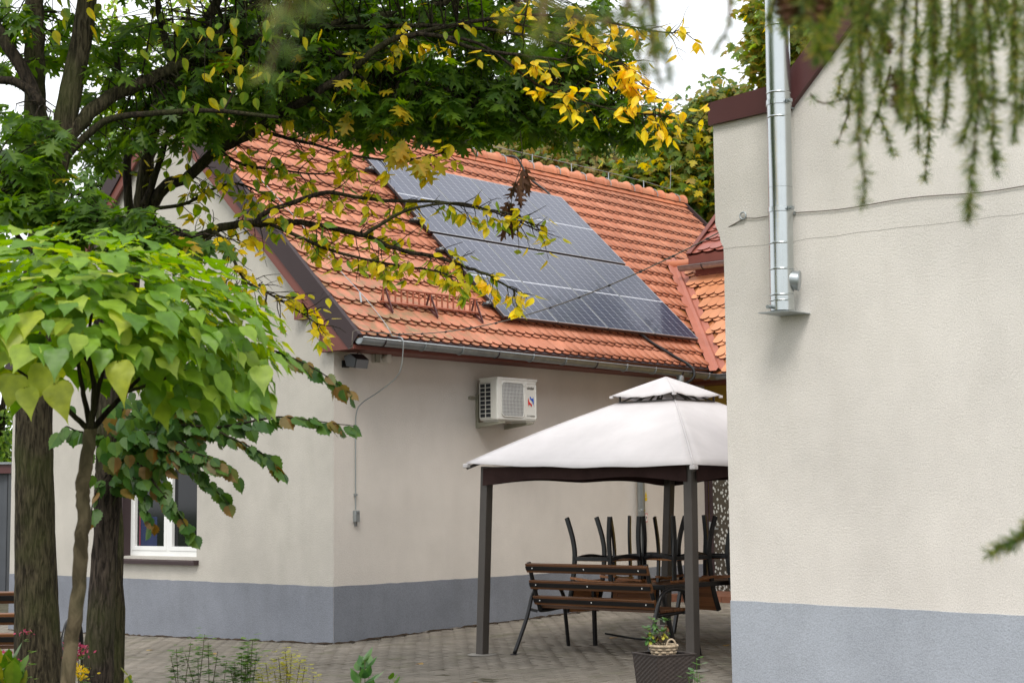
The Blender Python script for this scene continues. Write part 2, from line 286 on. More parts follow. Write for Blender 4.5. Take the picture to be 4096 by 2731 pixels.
W = dict(
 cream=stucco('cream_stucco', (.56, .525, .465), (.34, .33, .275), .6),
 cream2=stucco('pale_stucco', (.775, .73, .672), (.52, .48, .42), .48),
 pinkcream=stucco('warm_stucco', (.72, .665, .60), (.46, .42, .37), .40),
 greyp=stucco('grey_plinth_paint', (.25, .265, .30), (.13, .135, .14), .7),
 greyp2=stucco('pale_grey_plinth_paint', (.42, .45, .50), (.27, .28, .30), .55),
 yellow=stucco('yellow_stucco', (.50, .33, .06), (.30, .2, .05), .4),
 tile=tile_mat('clay_tile', (.47, .160, .080), (.58, .225, .124), .85),
 tile2=tile_mat('bright_clay_tile', (.62, .255, .115), (.70, .315, .155), .2),  # brighter orange clay for the wing slope
 tile3=tile_mat('red_roof_tile', (.30, .085, .06), (.37, .12, .085), .0, .4),
 tedge=plain('tile_edge_dirt_shadow', (.17, .060, .036), .9, 0, .2, .3, 30),  # dirt plus the shadow under each tile, painted onto its edge faces
 ridge=tile_mat('ridge_clay', (.52, .17, .08), (.62, .24, .12), .3),
 brown=plain('brown_sheet_metal', (.046, .029, .030), .6, 0, .3, .08, 3),
 rbrown=plain('maroon_sheet_metal', (.085, .028, .027), .42, 0, .5, .08, 3),
 red=plain('red_painted_board', (.175, .052, .037), .55, 0, .4, .10, 4),
 guard=plain('red_guard_paint', (.36, .11, .06), .5, 0, .4, .10, 4),
 redpipe=plain('red_valley_sheet', (.42, .15, .10), .5, 0, .4, .12, 3),
 soffit=plain('orange_soffit_wood', (.34, .12, .04), .6, 0, .3, .2, 8),
 galv=plain('galvanised_zinc', (.30, .32, .33), .42, .75, .5, .22, 7, .04, 30),
 galv2=plain('galvanised_pipe', (.36, .39, .40), .38, .6, .5, .12, 4),
 steel=plain('stainless_steel', (.50, .53, .53), .27, 1.0, .5, .06, 3, .02, 8),
 wire=plain('aluminium_wire', (.34, .36, .38), .45, .8),
 cable=plain('grey_cable_sheath', (.16, .14, .115), .7, 0, .3),
 black=plain('black_plastic', (.012, .012, .013), .45, 0, .5),
 bmetal=plain('black_painted_steel', (.010, .010, .011), .3, 0, .5),
 acw=plain('ivory_painted_metal', (.66, .65, .60), .42, 0, .5, .05, 4),
 acg=plain('pale_grille_wire', (.52, .52, .52), .5, 0, .5, .04),
 acd=plain('dark_fin_block', (.018, .022, .028), .5, 0, .4, .2, 20),
 acf=plain('grey_fan_recess', (.30, .30, .30), .6, 0, .4, .1, 6),
 olive=plain('khaki_bracket_steel', (.27, .26, .20), .55, 0, .4, .12, 9),
 logor=plain('red_print', (.62, .02, .02), .4, 0, .4, 0), logob=plain('blue_print', (.02, .10, .50), .4, 0, .4, 0),
 ink=plain('dark_print', (.03, .025, .02), .5, 0, .3, 0), inky=plain('yellow_sticker', (.7, .5, .02), .5, 0, .4, .03),
 white=plain('white_plastic', (.78, .78, .76), .35, 0, .5, .03), duct=plain('cream_duct_plastic', (.62, .58, .52), .5, 0, .4, .05),
 post=plain('taupe_powder_coat', (.070, .060, .052), .5, 0, .4, .10, 5),
 fabric=plain('off_white_canvas', (.60, .57, .57), .9, 0, .15, .10, 1.4, .12, 7),
 fabin=plain('brown_valance_cloth', (.045, .026, .024), .95, 0, .1, .2, 5, .1, 40),
 wood=wood_mat('stained_teak', (.11, .043, .016), (.21, .085, .028)),
 wood2=wood_mat('varnished_hardwood', (.30, .11, .035), (.44, .18, .06)),
 soil=plain('garden_soil', (.05, .036, .025), .95, 0, .1, .4, 9, .6, 30),
 sand=plain('joint_sand', (.075, .068, .045), .95, 0, .1, .4, 5, .3, 60),
 asphalt=plain('far_paving', (.24, .22, .185), .9, 0, .2, .25, 1.5, .2, 40),
 lawn=plain('far_lawn', (.06, .10, .025), .95, 0, .1, .35, 2, .5, 60),
 paver=paver_mat(), pebble=pebble_mat(),
 bark=bark_mat('oak_bark', (.020, .016, .010), (.085, .070, .042)),
 bark2=bark_mat('dark_bark', (.018, .014, .011), (.075, .058, .045)),
 bark3=bark_mat('smooth_grey_green_bark', (.07, .055, .032), (.16, .125, .075), (.10, .10, .05), .5, 14, .4),
 bark4=bark_mat('branch_bark', (.014, .011, .008), (.05, .038, .026)),
 shed=plain('grey_corrugated_sheet', (.075, .082, .092), .5, .2, .5, .1, 3),
 wicker=plain('dark_wicker', (.040, .030, .026), .6, 0, .4, .25, 40), liner=plain('black_liner', (.03, .03, .035), .5),
 cane=plain('weathered_cane', (.42, .33, .23), .8, 0, .2, .3, 25), glass=plain('dark_window_glass', (.008, .009, .010), .06, 0, .3, .05, 2),
 curtain=plain('blue_curtain', (.012, .022, .07), .9), pinkc=plain('pink_fabric', (.16, .03, .05), .9),
 cell=plain('solar_cell', (.032, .039, .076), .3, 0, .45, .12, 1.3, coat=.26), backsheet=plain('white_backsheet', (.62, .64, .69), .35, 0, .5, .02),
 pvframe=plain('silver_panel_frame', (.42, .43, .45), .4, .6, .5, .04), pvside=plain('dark_panel_edge', (.035, .035, .037), .5, .3),
 concrete=plain('worn_concrete', (.30, .28, .25), .9, 0, .2, .2, 8, .3, 50), brick_step=plain('brown_step_tile', (.20, .085, .05), .5, 0, .4, .2, 7),
 lampglass=plain('lamp_lens', (.13, .13, .13), .15, 0, .5, .05), tarpatch=plain('dark_grit', (.05, .045, .04), .95, 0, .1, .5, 30, .5, 50),
 needle=leaf_mat('larch_needles', [(.05, .10, .028), (.09, .155, .036), (.17, .23, .05), (.38, .33, .08)], .38, .6),
 twig=bark_mat('larch_twig', (.09, .055, .03), (.20, .13, .07), (.1, .1, .05), 1, 60, .3), cone=plain('brown_cone', (.13, .05, .025), .8),
 oak=leaf_mat('oak_leaf_green', [(.042, .098, .014), (.070, .150, .016), (.125, .215, .020), (.052, .115, .026)], .55, .42),
 oaky=leaf_mat('oak_leaf_turning', [(.42, .33, .015), (.32, .29, .015), (.48, .30, .012)], .5),
 cherg=leaf_mat('leaf_green_light', [(.10, .21, .018), (.17, .28, .020), (.26, .32, .018), (.34, .34, .018)], .5),
 chery=leaf_mat('leaf_yellowing', [(.40, .40, .015), (.56, .47, .014), (.66, .48, .012), (.46, .44, .015)], .5),
 cherY=leaf_mat('leaf_bright_yellow', [(.80, .62, .014), (.85, .70, .018), (.80, .50, .010), (.82, .70, .04)], .45),
 dead=leaf_mat('withered_leaf', [(.07, .03, .015), (.11, .05, .02)], .1, .8),
 cat=leaf_mat('catalpa_leaf', [(.09, .20, .020), (.15, .29, .028), (.23, .38, .036), (.32, .42, .055)], .42, .4),
 caty=leaf_mat('catalpa_leaf_pale', [(.36, .44, .05), (.46, .50, .08)], .42, .4),
 lin=leaf_mat('linden_leaf', [(.035, .095, .020), (.06, .14, .026), (.10, .18, .03)], .42, .42),
 lind=leaf_mat('linden_leaf_spotted', [(.16, .13, .02), (.20, .11, .03), (.10, .13, .02)], .4, .5),
 map1=leaf_mat('maple_leaf', [(.09, .16, .025), (.15, .22, .035), (.23, .27, .04), (.36, .25, .04), (.13, .19, .03)], .5),
 map2=leaf_mat('far_leaf_dark', [(.06, .13, .026), (.10, .19, .036), (.16, .26, .05)], .48),
 map3=leaf_mat('far_leaf_light', [(.17, .30, .04), (.26, .40, .06), (.35, .48, .09)], .52),
 map4=leaf_mat('far_leaf_brown', [(.20, .21, .04), (.30, .19, .06), (.14, .19, .04)], .4),
 grass=leaf_mat('grass_blade', [(.06, .14, .02), (.12, .22, .03), (.3, .28, .04)], .4),
 herb=leaf_mat('herb_leaf', [(.07, .16, .025), (.12, .24, .03), (.18, .29, .04)], .4),
 herby=leaf_mat('yellow_herb', [(.56, .50, .05), (.48, .48, .07), (.34, .40, .05)], .4),
 hedge=leaf_mat('glossy_leaf', [(.05, .14, .04), (.09, .2, .05), (.15, .25, .1)], .35, .3),
 sedum=leaf_mat('pink_flower', [(.42, .05, .12), (.5, .09, .16)], .3), flowy=leaf_mat('yellow_flower', [(.7, .45, .01), (.75, .55, .02)], .3),
 seed=plain('dry_seed_head', (.12, .07, .045), .9), fleaf=leaf_mat('fallen_leaf', [(.5, .26, .06), (.45, .32, .1), (.3, .12, .04)], .2),
)
# ------------------------------------------------------------------ ground
def grid_sheet(name, us, vs, dz, mat):
    b = MB(); n = len(vs)
    for u in us:
        for v in vs:
            p = H(u, v); b.v.append((p.x, p.y, gz_uv(u, v) + dz))
    b.f = [(i*n+j, (i+1)*n+j, (i+1)*n+j+1, i*n+j+1) for i in range(len(us)-1) for j in range(n-1)]
    o = b.build(name, mat); return tag(o, kind='structure')
grid_sheet('ground', [-400, -60, -20, -5, 0, 8, 30, 60, 400], [-400, -60, -20, -1, 4, 9, 40, 60, 400], -.05, W['lawn'])
pave = grid_sheet('pavement', [-6.4, -5, -2, 0, 4, 8, 14], [-13, -8, -4, -1, 2, 5, 9, 30], -.012, W['sand'])
A_ = .10; cells = []
def vis(u, v):
    x, y = proj(H(u, v, gz_uv(u, v))); return -80 < x < 4180 and 0 < y < 2790
for i in range(-62, 82):
    for j in range(-92, 96):
        k = (i - j) % 4
        if k == 0: c = ((i+1)*A_, (j+.5)*A_, 0)
        elif k == 2: c = ((i+.5)*A_, j*A_, 1)
        else: continue
        if c[0] > .05 and -.02 < c[1] < 6.9: continue
        if c[0] > -.9 and c[1] < -6.05: continue
        if c[0] > 7.2: continue
        if vis(c[0], c[1]) or (c[0] > -4 and random.random() < 2): cells.append(c)
pv = MB(); hx, hy, b_ = .0985, .0485, .004
pv.add([(-hx,-hy,-.012),(hx,-hy,-.012),(hx,hy,-.012),(-hx,hy,-.012),(-hx+b_,-hy+b_,0),(hx-b_,-hy+b_,0),(hx-b_,hy-b_,0),(-hx+b_,hy-b_,0)],
       [(4,5,6,7),(0,1,5,4),(1,2,6,5),(2,3,7,6),(3,0,4,7)])
pm = pv.mesh('paver', W['paver'])
def paver_M(c):
    p = H(c[0], c[1]); a = HA + (pi/2 if c[2] else 0)
    return Matrix.Translation((p.x, p.y, gz_uv(c[0], c[1]) + random.gauss(0, .0016))) @ Matrix.Rotation(a, 4, 'Z') @ Matrix.Rotation(random.gauss(.0, .006), 4, 'X') @ Matrix.Rotation(random.gauss(0, .006), 4, 'Y')
def pkey(c):
    P = H(c[0], c[1], gz_uv(c[0], c[1])); x, y = proj(P)
    seen = 560 < x < 2860 and y < 2740
    return P.y + (0 if seen else 100)
cells.sort(key=pkey)
for c in cells[:300]: place('paver', pm, pave, paver_M(c))
Ms = [paver_M(c) for c in cells[300:]]
inst('pavers', pv.v, pv.f, [W['paver']], [np.array(m.to_3x3()) for m in Ms], [m.translation for m in Ms], parent=pave)
# garden bed in front, with a low concrete edging
bd = MB(); us = np.linspace(-14, -6.5, 16); vs = np.linspace(-12, 8, 24)
for u in us:
    for v in vs:
        p = H(u, v); bd.v.append((p.x, p.y, gz_uv(u, v) + .02 + random.uniform(-.03, .05)))
bd.f = [(i*24+j, (i+1)*24+j, (i+1)*24+j+1, i*24+j+1) for i in range(15) for j in range(23)]
tag(bd.build('garden_bed', W['soil'], smooth=True), kind='structure')
kb = MB()
kb.prism([H(-6.5, -12, -.1), H(-6.42, -12, -.1), H(-6.42, -12, .02), H(-6.5, -12, .02)], NV*20); tag(kb.build('bed_edging', W['concrete']), kind='structure')

# ------------------------------------------------------------------ the tiled house
house = hthing('tiled_house', 'cream rendered house with orange beaver tail tile roof and grey plinth', 'house', 0, 0)
RP, ZE, OV = .76, 3.433, .45; CR, SR = cos(RP), sin(RP); SRIDGE = 5.09; UL, UR = -.11, 11.33
def RF(u, s, off=0): return (u, -OV + s*CR - off*SR, ZE + s*SR + off*CR)
VR = -OV + SRIDGE*CR; ZR = ZE + SRIDGE*SR; ZW = 3.30; GV = 6.85
def zroof(v): return ZE + (v+OV)*SR/CR - .16 if v <= VR else ZR - (v-VR)*SR/CR - .16
# gable wall with the window opening
w0, w1, wz0, wz1 = 2.53, 4.10, .93, 2.42
g = MB()
def gp(pts): g.poly([(0, v, z) for v, z in pts])
gp([(0, -.3), (w0, -.3), (w0, zroof(w0)), (0, zroof(0))]); gp([(w0, -.3), (w1, -.3), (w1, wz0), (w0, wz0)])
gp([(w0, wz1), (w1, wz1), (w1, zroof(w1)), (VR, zroof(VR)), (w0, zroof(w0))]); gp([(w1, -.3), (GV, -.3), (GV, zroof(GV)), (w1, zroof(w1))])
g.f = [f[::-1] for f in g.f]
for a, b in (((w0, wz0), (w1, wz0)), ((w1, wz0), (w1, wz1)), ((w1, wz1), (w0, wz1)), ((w0, wz1), (w0, wz0))):
    g.poly([(0, *a), (.2, *a), (.2, *b), (0, *b)])
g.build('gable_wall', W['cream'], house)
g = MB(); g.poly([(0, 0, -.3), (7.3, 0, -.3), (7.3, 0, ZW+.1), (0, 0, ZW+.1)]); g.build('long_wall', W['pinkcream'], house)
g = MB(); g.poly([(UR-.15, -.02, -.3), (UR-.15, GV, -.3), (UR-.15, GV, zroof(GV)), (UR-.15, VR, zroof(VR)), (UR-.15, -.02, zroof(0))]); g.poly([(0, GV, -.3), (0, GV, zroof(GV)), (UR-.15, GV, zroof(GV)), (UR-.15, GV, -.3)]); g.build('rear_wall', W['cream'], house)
# plinth paint: 4 mm proud, lower edge ragged
def plinth(name, pts_top, pts_bot, nrm, mat, parent):
    q = MB(); n = len(pts_top); d = Vector(nrm)*.004
    q.v = [tuple(Vector(p)+d) for p in pts_top] + [tuple(Vector(p)+d) for p in pts_bot] + [tuple(p) for p in pts_top]
    q.f = [(i, i+1, n+i+1, n+i) for i in range(n-1)] + [(2*n+i, 2*n+i+1, i+1, i) for i in range(n-1)]
    return q.build(name, mat, parent)
xs = np.linspace(0, 7.25, 60); plinth('plinth', [(x, 0, .642+random.uniform(-.004, .004)) for x in xs], [(x, 0, gz_uv(x, 0)+.012+random.uniform(-.012, .012)) for x in xs], (0, -1, 0), W['greyp'], house)
xs = np.linspace(-.004, GV, 60); plinth('plinth', [(0, x, .642+random.uniform(-.004, .004)) for x in xs], [(0, x, gz_uv(0, x)+.01+random.uniform(-.012, .012)) for x in xs], (-1, 0, 0), W['greyp'], house)
def base_dirt_shadow(path, nrm):                          # dirt, and the gap's shadow line drawn as dark strip where wall meets paving
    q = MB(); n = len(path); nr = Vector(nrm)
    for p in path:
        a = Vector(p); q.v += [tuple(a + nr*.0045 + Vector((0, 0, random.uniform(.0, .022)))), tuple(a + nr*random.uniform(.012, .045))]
    q.f = [(2*i, 2*i+1, 2*i+3, 2*i+2) for i in range(n-1)]; q.build('base_dirt_shadow', W['soil'], house)
base_dirt_shadow([(x, 0, gz_uv(x, 0)+.004) for x in np.linspace(0, 7.2, 110)], (0, -1, 0)); base_dirt_shadow([(0, x, gz_uv(0, x)+.004) for x in np.linspace(0, GV, 110)], (-1, 0, 0))
# roof deck, soffits, fascia
d = MB()
d.prism([RF(UL+.03, -.02, -.14), RF(UL+.03, SRIDGE, -.14), RF(UL+.03, SRIDGE, .01), RF(UL+.03, -.02, .01)], (UR-UL-.06, 0, 0))
lft = GV + .12; zl = ZR - (lft-VR)*SR/CR
d.prism([(UL+.03, VR, ZR-.19), (UL+.03, lft, zl-.19), (UL+.03, lft, zl+.01), (UL+.03, VR, ZR)], (UR-UL-.06, 0, 0))
d.build('roof_deck', W['soffit'], house)
d = MB(); d.prism([(UL+.015, VR+.02, ZR+.01), (UL+.015, lft+.03, zl-.01), (UL+.015, lft+.03, zl+.04), (UL+.015, VR+.02, ZR+.06)], (UR-UL-.04, 0, 0)); d.build('rear_roof_slope', W['tile'], house)
d = MB(); d.box(UL+.06, 7.2, -OV+.06, -.001, ZW, ZW+.03); d.build('soffit_board', W['red'], house)
d = MB(); d.box(UL+.06, 7.1, -OV+.02, -OV+.06, ZW-.005, ZE-.05); d.build('fascia_board', W['red'], house)
d = MB(); d.prism([RF(UL+.05, -.03, .012), RF(UL+.05, .12, .012), RF(UL+.05, .12, .022), RF(UL+.05, -.03, .022)], (7.0, 0, 0)); d.prism([(UL+.05, -OV-.02, ZE-.10), (UL+.05, -OV-.01, ZE-.10), (UL+.05, -OV+.01, ZE-.0), (UL+.05, -OV, ZE-.0)], (7.0, 0, 0)); d.build('eave_flashing', W['brown'], house)
# verge: brown metal over a red barge board, box end and purlin ends
d = MB()
for s0, s1 in ((-.06, .72), (.722, 2.6), (2.602, SRIDGE)):
    d.prism([RF(UL-.012, s0, -.15), RF(UL-.012, s1, -.15), RF(UL-.012, s1, .075), RF(UL-.012, s0, .075)], (.012, 0, 0))
    d.prism([RF(UL, s0, .063), RF(UL, s1, .063), RF(UL, s1, .075), RF(UL, s0, .075)], (.05, 0, 0))
d.build('verge_trim', W['brown'], house)
d = MB(); d.prism([(UL-.012, VR, ZR-.20), (UL-.012, lft, zl-.20), (UL-.012, lft, zl+.09), (UL-.012, VR, ZR+.09)], (.05, 0, 0)); d.build('verge_trim', W['brown'], house)
d = MB(); d.prism([RF(UL+.012, .22, -.27), RF(UL+.012, SRIDGE+.02, -.27), RF(UL+.012, SRIDGE, -.14), RF(UL+.012, .22, -.14)], (.03, 0, 0)); d.build('barge_board', W['red'], house)
d = MB(); d.prism([(UL+.012, VR, ZR-.36), (UL+.012, lft-.3, zl-.36+.3*SR/CR), (UL+.012, lft-.3, zl-.19+.3*SR/CR), (UL+.012, VR, ZR-.19)], (.03, 0, 0)); d.build('barge_board', W['red'], house)
d = MB(); zb = ZW - .01
d.prism([(UL+.004, .13, zb), (UL+.004, -OV-.01, zb), (UL+.004, -OV-.01, ZE-.10), (UL+.004, -OV+.12, ZE), (UL+.004, .13, zroof(.13)+.02)], (-UL-.006, 0, 0)); d.build('eave_box', W['red'], house, label='red box closing the eave above the corner')
for vv, zz in ((.51, 3.70), (5.9, 3.9)):
    d = MB(); d.box(UL+.008, 0, vv-.067, vv+.067, zz, zz+.30); d.build('purlin_end', W['red'], house)

# beaver tail tiles
def tile_shape(wd, ln=.33, th=.016, n=8):
    h = wd/2*.985; out = []
    for k in range(n+1):
        a = pi + pi*k/n; out.append((h*cos(a), .075 + .075*sin(a)))
    out += [(h, ln), (-h, ln)]
    m = len(out); v = [(x, y, 0) for x, y in out] + [(x, y, -th) for x, y in out[:n+1]]
    f = [tuple(range(m))] + [(k, m+k, m+k+1, k+1) for k in range(n)]
    return v, f
TW = .1705; TV, TF = tile_shape(TW)
def tiles(parent, O, X, Y, w_range, rows, ds, s0, mat, keep, single, wd=TW, cam_ok=None, name='roof_tile'):
    """rows of paired tiles on the slope with origin O, X along the eave, Y up the slope (in the frame of parent)"""
    O, X, Y = Vector(O), Vector(X), Vector(Y); Z = X.cross(Y); lst = []
    for r in range(rows):
        for up in (0, 1):
            s = s0 + r*ds - (0 if up else .046); off = .062 if up else .046
            x = w_range[0] + (wd/2 if up else 0)
            while x < w_range[1]:
                if keep(x, s): lst.append((x, s, off))
                x += wd
    tv, tf = (TV, TF) if wd == TW else tile_shape(wd, .36, .012)
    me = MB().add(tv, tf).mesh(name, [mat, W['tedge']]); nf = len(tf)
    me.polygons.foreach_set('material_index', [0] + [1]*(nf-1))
    def mt(t):
        x, s, off = t
        B = Matrix(((X.x, Y.x, Z.x), (X.y, Y.y, Z.y), (X.z, Y.z, Z.z))).to_4x4()
        P = O + X*(x + random.gauss(0, .001)) + Y*(s + random.gauss(0, .0022)) + Z*(off + random.gauss(0, .0008))
        return Matrix.Translation(P) @ B @ Matrix.Rotation(-.130 + random.gauss(0, .003), 4, 'X') @ Matrix.Rotation(random.gauss(0, .003), 4, 'Z') @ Matrix.Rotation(random.gauss(0, .003), 4, 'Y')
    order = sorted(lst, key=lambda t: (0 if single(t[0], t[1]) else 100) + (parent.matrix_basis @ (O + X*t[0] + Y*t[1])).length)
    ns = sum(1 for t in lst if single(t[0], t[1])); ns = min(ns, cam_ok if cam_ok else 300)
    for t in order[:ns]: place(name, me, parent, mt(t))
    if order[ns:]:
        Ms = [mt(t) for t in order[ns:]]
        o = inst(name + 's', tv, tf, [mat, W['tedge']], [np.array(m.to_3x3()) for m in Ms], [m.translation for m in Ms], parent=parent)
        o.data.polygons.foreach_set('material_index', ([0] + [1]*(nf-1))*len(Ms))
def uval(s): return 6.93 + .645*s
under = lambda u, s: 2.85 < u < 6.9 and .62 < s < 4.0
tiles(house, RF(0, 0), (1, 0, 0), (0, CR, SR), (UL+.02+TW/2, UR-.08), 17, .2956, .03, W['tile'],
      lambda u, s: u < uval(s)-.13 if s < 2.8 else True,
      lambda u, s: not under(u, s) and proj(H(*RF(u, s)))[0] > 640)
# ridge tiles with raised collars
rt = MB(); n = 9
for a, b, r0, r1 in ((0, .30, .098, .108), (.30, .335, .108, .140), (.335, .36, .140, .128)):
    i0 = len(rt.v)
    for x, r in ((a, r0), (b, r1)):
        for k in range(n+1):
            t = pi*(-.08) + pi*1.16*k/n; rt.v.append((x, r*cos(t), r*sin(t)))
    rt.f += [(i0+k, i0+k+1, i0+n+2+k, i0+n+1+k) for k in range(n)]
i0 = len(rt.v)
for r in (.128, .095):
    for k in range(n+1):
        t = pi*(-.08) + pi*1.16*k/n; rt.v.append((.36, r*cos(t), r*sin(t)))
rt.f += [(i0+k, i0+k+1, i0+n+2+k, i0+n+1+k) for k in range(n)]
rm = rt.mesh('ridge_tile', W['ridge'], smooth=True); rm.set_sharp_from_angle(angle=radians(35))
k = 0; x = UR - .33
while x > UL - .1:
    o = place('ridge_tile', rm, house, Matrix.Translation((x, VR, ZR+.045+random.gauss(0, .004))) @ Matrix.Rotation(random.gauss(0, .012), 4, 'Y') @ Matrix.Rotation(random.gauss(0, .012), 4, 'Z'))
    if k % 2 == 0:
        c = MB(); c.tube([(.12, .122*cos(t), .122*sin(t)) for t in np.linspace(-.2, pi+.2, 12)], .008, 5); c.build('ridge_clip', W['galv2'], o)
    x -= .335; k += 1
d = MB(); d.prism([RF(UL+.02, SRIDGE-.17, .052), RF(UL+.02, SRIDGE+.0, .052), RF(UL+.02, SRIDGE+.0, .065), RF(UL+.02, SRIDGE-.17, .065)], (UR-UL-.05, 0, 0)); d.build('ridge_roll', W['ridge'], house)
d = MB(); d.prism([RF(UR-.03, -.05, -.15), RF(UR-.03, SRIDGE, -.15), RF(UR-.03, SRIDGE, .085), RF(UR-.03, -.05, .085)], (.05, 0, 0)); d.build('verge_trim', W['brown'], house)

# half round gutter with brackets and end cap
def gutter(parent, p, q, rad=.068, mat=W['galv'], nbr=10, capstart=True, vend=False):
    p, q = Vector(p), Vector(q); dr = (q-p).normalized(); sx = dr.cross(Vector((0, 0, 1))).normalized(); n = 12
    b = MB()
    prof = [(sx*(rad*cos(t)) + Vector((0, 0, rad*sin(t)))) for t in np.linspace(pi, 2*pi, n)]
    prof_in = [v*.955 for v in prof]; full = prof + prof_in[::-1]
    m = len(full); b.v = [tuple(p+v) for v in full] + [tuple(q+v) for v in full]
    b.f = [(i, (i+1) % m, m+(i+1) % m, m+i) for i in range(m)] + [tuple(range(m)), tuple(range(m, 2*m))[::-1]]
    g_ = b.build('gutter', mat, parent, auto=40)
    c = MB(); c.tube([p + sx*(rad+.003) + Vector((0, 0, .003)), q + sx*(rad+.003) + Vector((0, 0, .003))], .010, 8); c.build('gutter_bead', W['galv2'], g_, smooth=True)
    if capstart:
        c = MB(); c.prism([p + v for v in prof], -dr*.004); c.build('end_cap', W['galv'], g_)
    for i in range(nbr):
        o = p + (q-p)*((i+.55)/nbr)
        c = MB(); c.tube([o + sx*((rad+.006)*cos(t)) + Vector((0, 0, (rad+.006)*sin(t))) for t in np.linspace(pi, 2*pi+.25, 12)], .0075, 5); c.build('gutter_bracket', W['galv2'] if i % 3 else W['brown'], g_, smooth=True)
    return g_
gutter(house, (-.10, -OV-.085, ZE-.03), (6.86, -OV-.085, ZE-.09), nbr=11)
gutter(house, (6.80, -OV-.02, ZE-.09), (6.80, -7.5, ZE-.12), nbr=8, capstart=False)
# downspout
d = MB(); d.tube(smooth_path([(5.95, -OV-.085, ZE-.13), (5.93, -OV-.06, ZE-.25), (5.75, -.16, ZE-.45), (5.62, -.085, ZE-.62), (5.60, -.085, ZE-.8)], 5) + [(5.60, -.085, .06)], .052, 14)
ds = d.build('downspout', W['galv2'], house, smooth=True)
for z in (2.2, 1.42, .5):
    d = MB(); d.lathe([(.053, z), (.058, z), (.058, z+.025), (.053, z+.025)], (5.60, -.085, 0), 14, False); d.build('pipe_clamp', W['steel'], ds)
# window
wn = MB(); wn.box(.14, .2, w0, w1, wz0, wz1); win = wn.build('window', W['glass'], house)
fr = MB(); t = .07
for a in ((w0, w0+t, wz0, wz1), (w1-t, w1, wz0, wz1), (w0+t, w1-t, wz0, wz0+t), (w0+t, w1-t, wz1-t, wz1)): fr.box(.10, .139, *a)
fr.build('window_frame', W['white'], win, bevel=.004)
mid = (w0+w1)/2 - .06
for a, b in ((w0+t, mid-.03), (mid+.03, w1-t)):
    sh = MB(); s = .055
    for q in ((a, a+s, wz0+t, wz1-t), (b-s, b, wz0+t, wz1-t), (a+s, b-s, wz0+t, wz0+t+s), (a+s, b-s, wz1-t-s, wz1-t)): sh.box(.092, .138, *q)
    sh.build('window_sash', W['white'], win, bevel=.004)
fr = MB(); fr.box(.098, .138, mid-.03, mid+.03, wz0+t, wz1-t); fr.build('window_mullion', W['white'], win, bevel=.003)
fr = MB(); fr.box(-.03, .098, w1-.03, w1, wz0, wz1); fr.build('shutter_guide', W['brown'], win)
fr = MB(); fr.prism([(-.07, w0-.03, .835), (-.07, w0-.03, .875), (.15, w0-.03, .935), (.15, w0-.03, .92), (-.055, w0-.03, .862), (-.055, w0-.03, .835)], (0, w1-w0+.06, 0)); fr.build('window_sill', W['brown'], win)
for y in (w0-.035, w1+.03):
    fr = MB(); fr.box(-.075, .0, y-.012, y+.012, .84, .895); fr.build('sill_end_cap', W['brown'], win)
cu = MB(); cu.box(.1395, .1398, w1-.55, w1-.2, wz0+.13, wz0+.5); cu.build('curtain', W['curtain'], win)
cu = MB(); cu.box(.1395, .1399, w1-.19, w1-.16, wz0+.13, wz0+.55); cu.build('curtain', W['pinkc'], win)

# wing with the valley, at right angles to the long wall
WP = radians(46.5); CW, SW = cos(WP), sin(WP); WE, WZ = 6.85, 3.37
def WF(s, v, off=0): return (WE + s*CW - off*SW, v, WZ + s*SW + off*CW)
g = MB(); g.poly([(7.3, 0, -.3), (7.3, -8, -.3), (7.3, -8, 3.4), (7.3, 0, 3.4)]); g.build('wing_wall', W['yellow'], house)
g = MB(); SWT = 2.68
g.prism([WF(-.02, .2, -.15), WF(SWT, .2, -.15), WF(SWT, .2, .005), WF(-.02, .2, .005)], (0, -8.2, 0)); 
g.prism([WF(.2, 2.3, -.15), WF(SWT, 2.3, -.15), WF(SWT, 2.3, .0), WF(.2, 2.3, .0)], (0, -2.0, 0)); g.build('wing_roof_deck', W['soffit'], house)
g = MB(); g.box(6.9, 7.3, -8, -.05, 3.24, 3.28); g.box(6.88, 6.92, -8, -.4, 3.24, 3.40); g.build('wing_soffit', W['red'], house)
tiles(house, WF(0, 0), (0, -1, 0), (CW, 0, SW), (-2.2, 4.0), 9, .2956, .03, W['tile2'],
      lambda x, s: -x < (-.51 + (s*CW)*1.12) - .13,
      lambda x, s: x < 1.2)
vl = MB(); a = Vector(RF(6.86, -.09, .03)); b = Vector(RF(8.76, 2.84, .03))
ax = (b-a).normalized(); sl = Vector((-.75, -.15, .25)).cross(ax)
for wdt, dz, nm in ((.15, .012, 'valley_sheet'),):
    q = MB()
    for p in (a - ax*.06, b):
        q.v += [tuple(p + Vector((-.16, .03, .045))), tuple(p + Vector((-.045, .0, .055))), tuple(p + Vector((.0, -.01, .10))), tuple(p + Vector((.045, -.03, .06))), tuple(p + Vector((.02, -.16, .045)))]
    q.f = [(i, i+1, 5+i+1, 5+i) for i in range(4)]
    q.build(nm, W['redpipe'], house)
q = MB(); q.tube([Vector((8.55, 1.72, 5.34)), Vector((8.75, .95, 5.36))], [.07, .085], 10); q.build('wing_ridge_tile', W['ridge'], house, smooth=True)
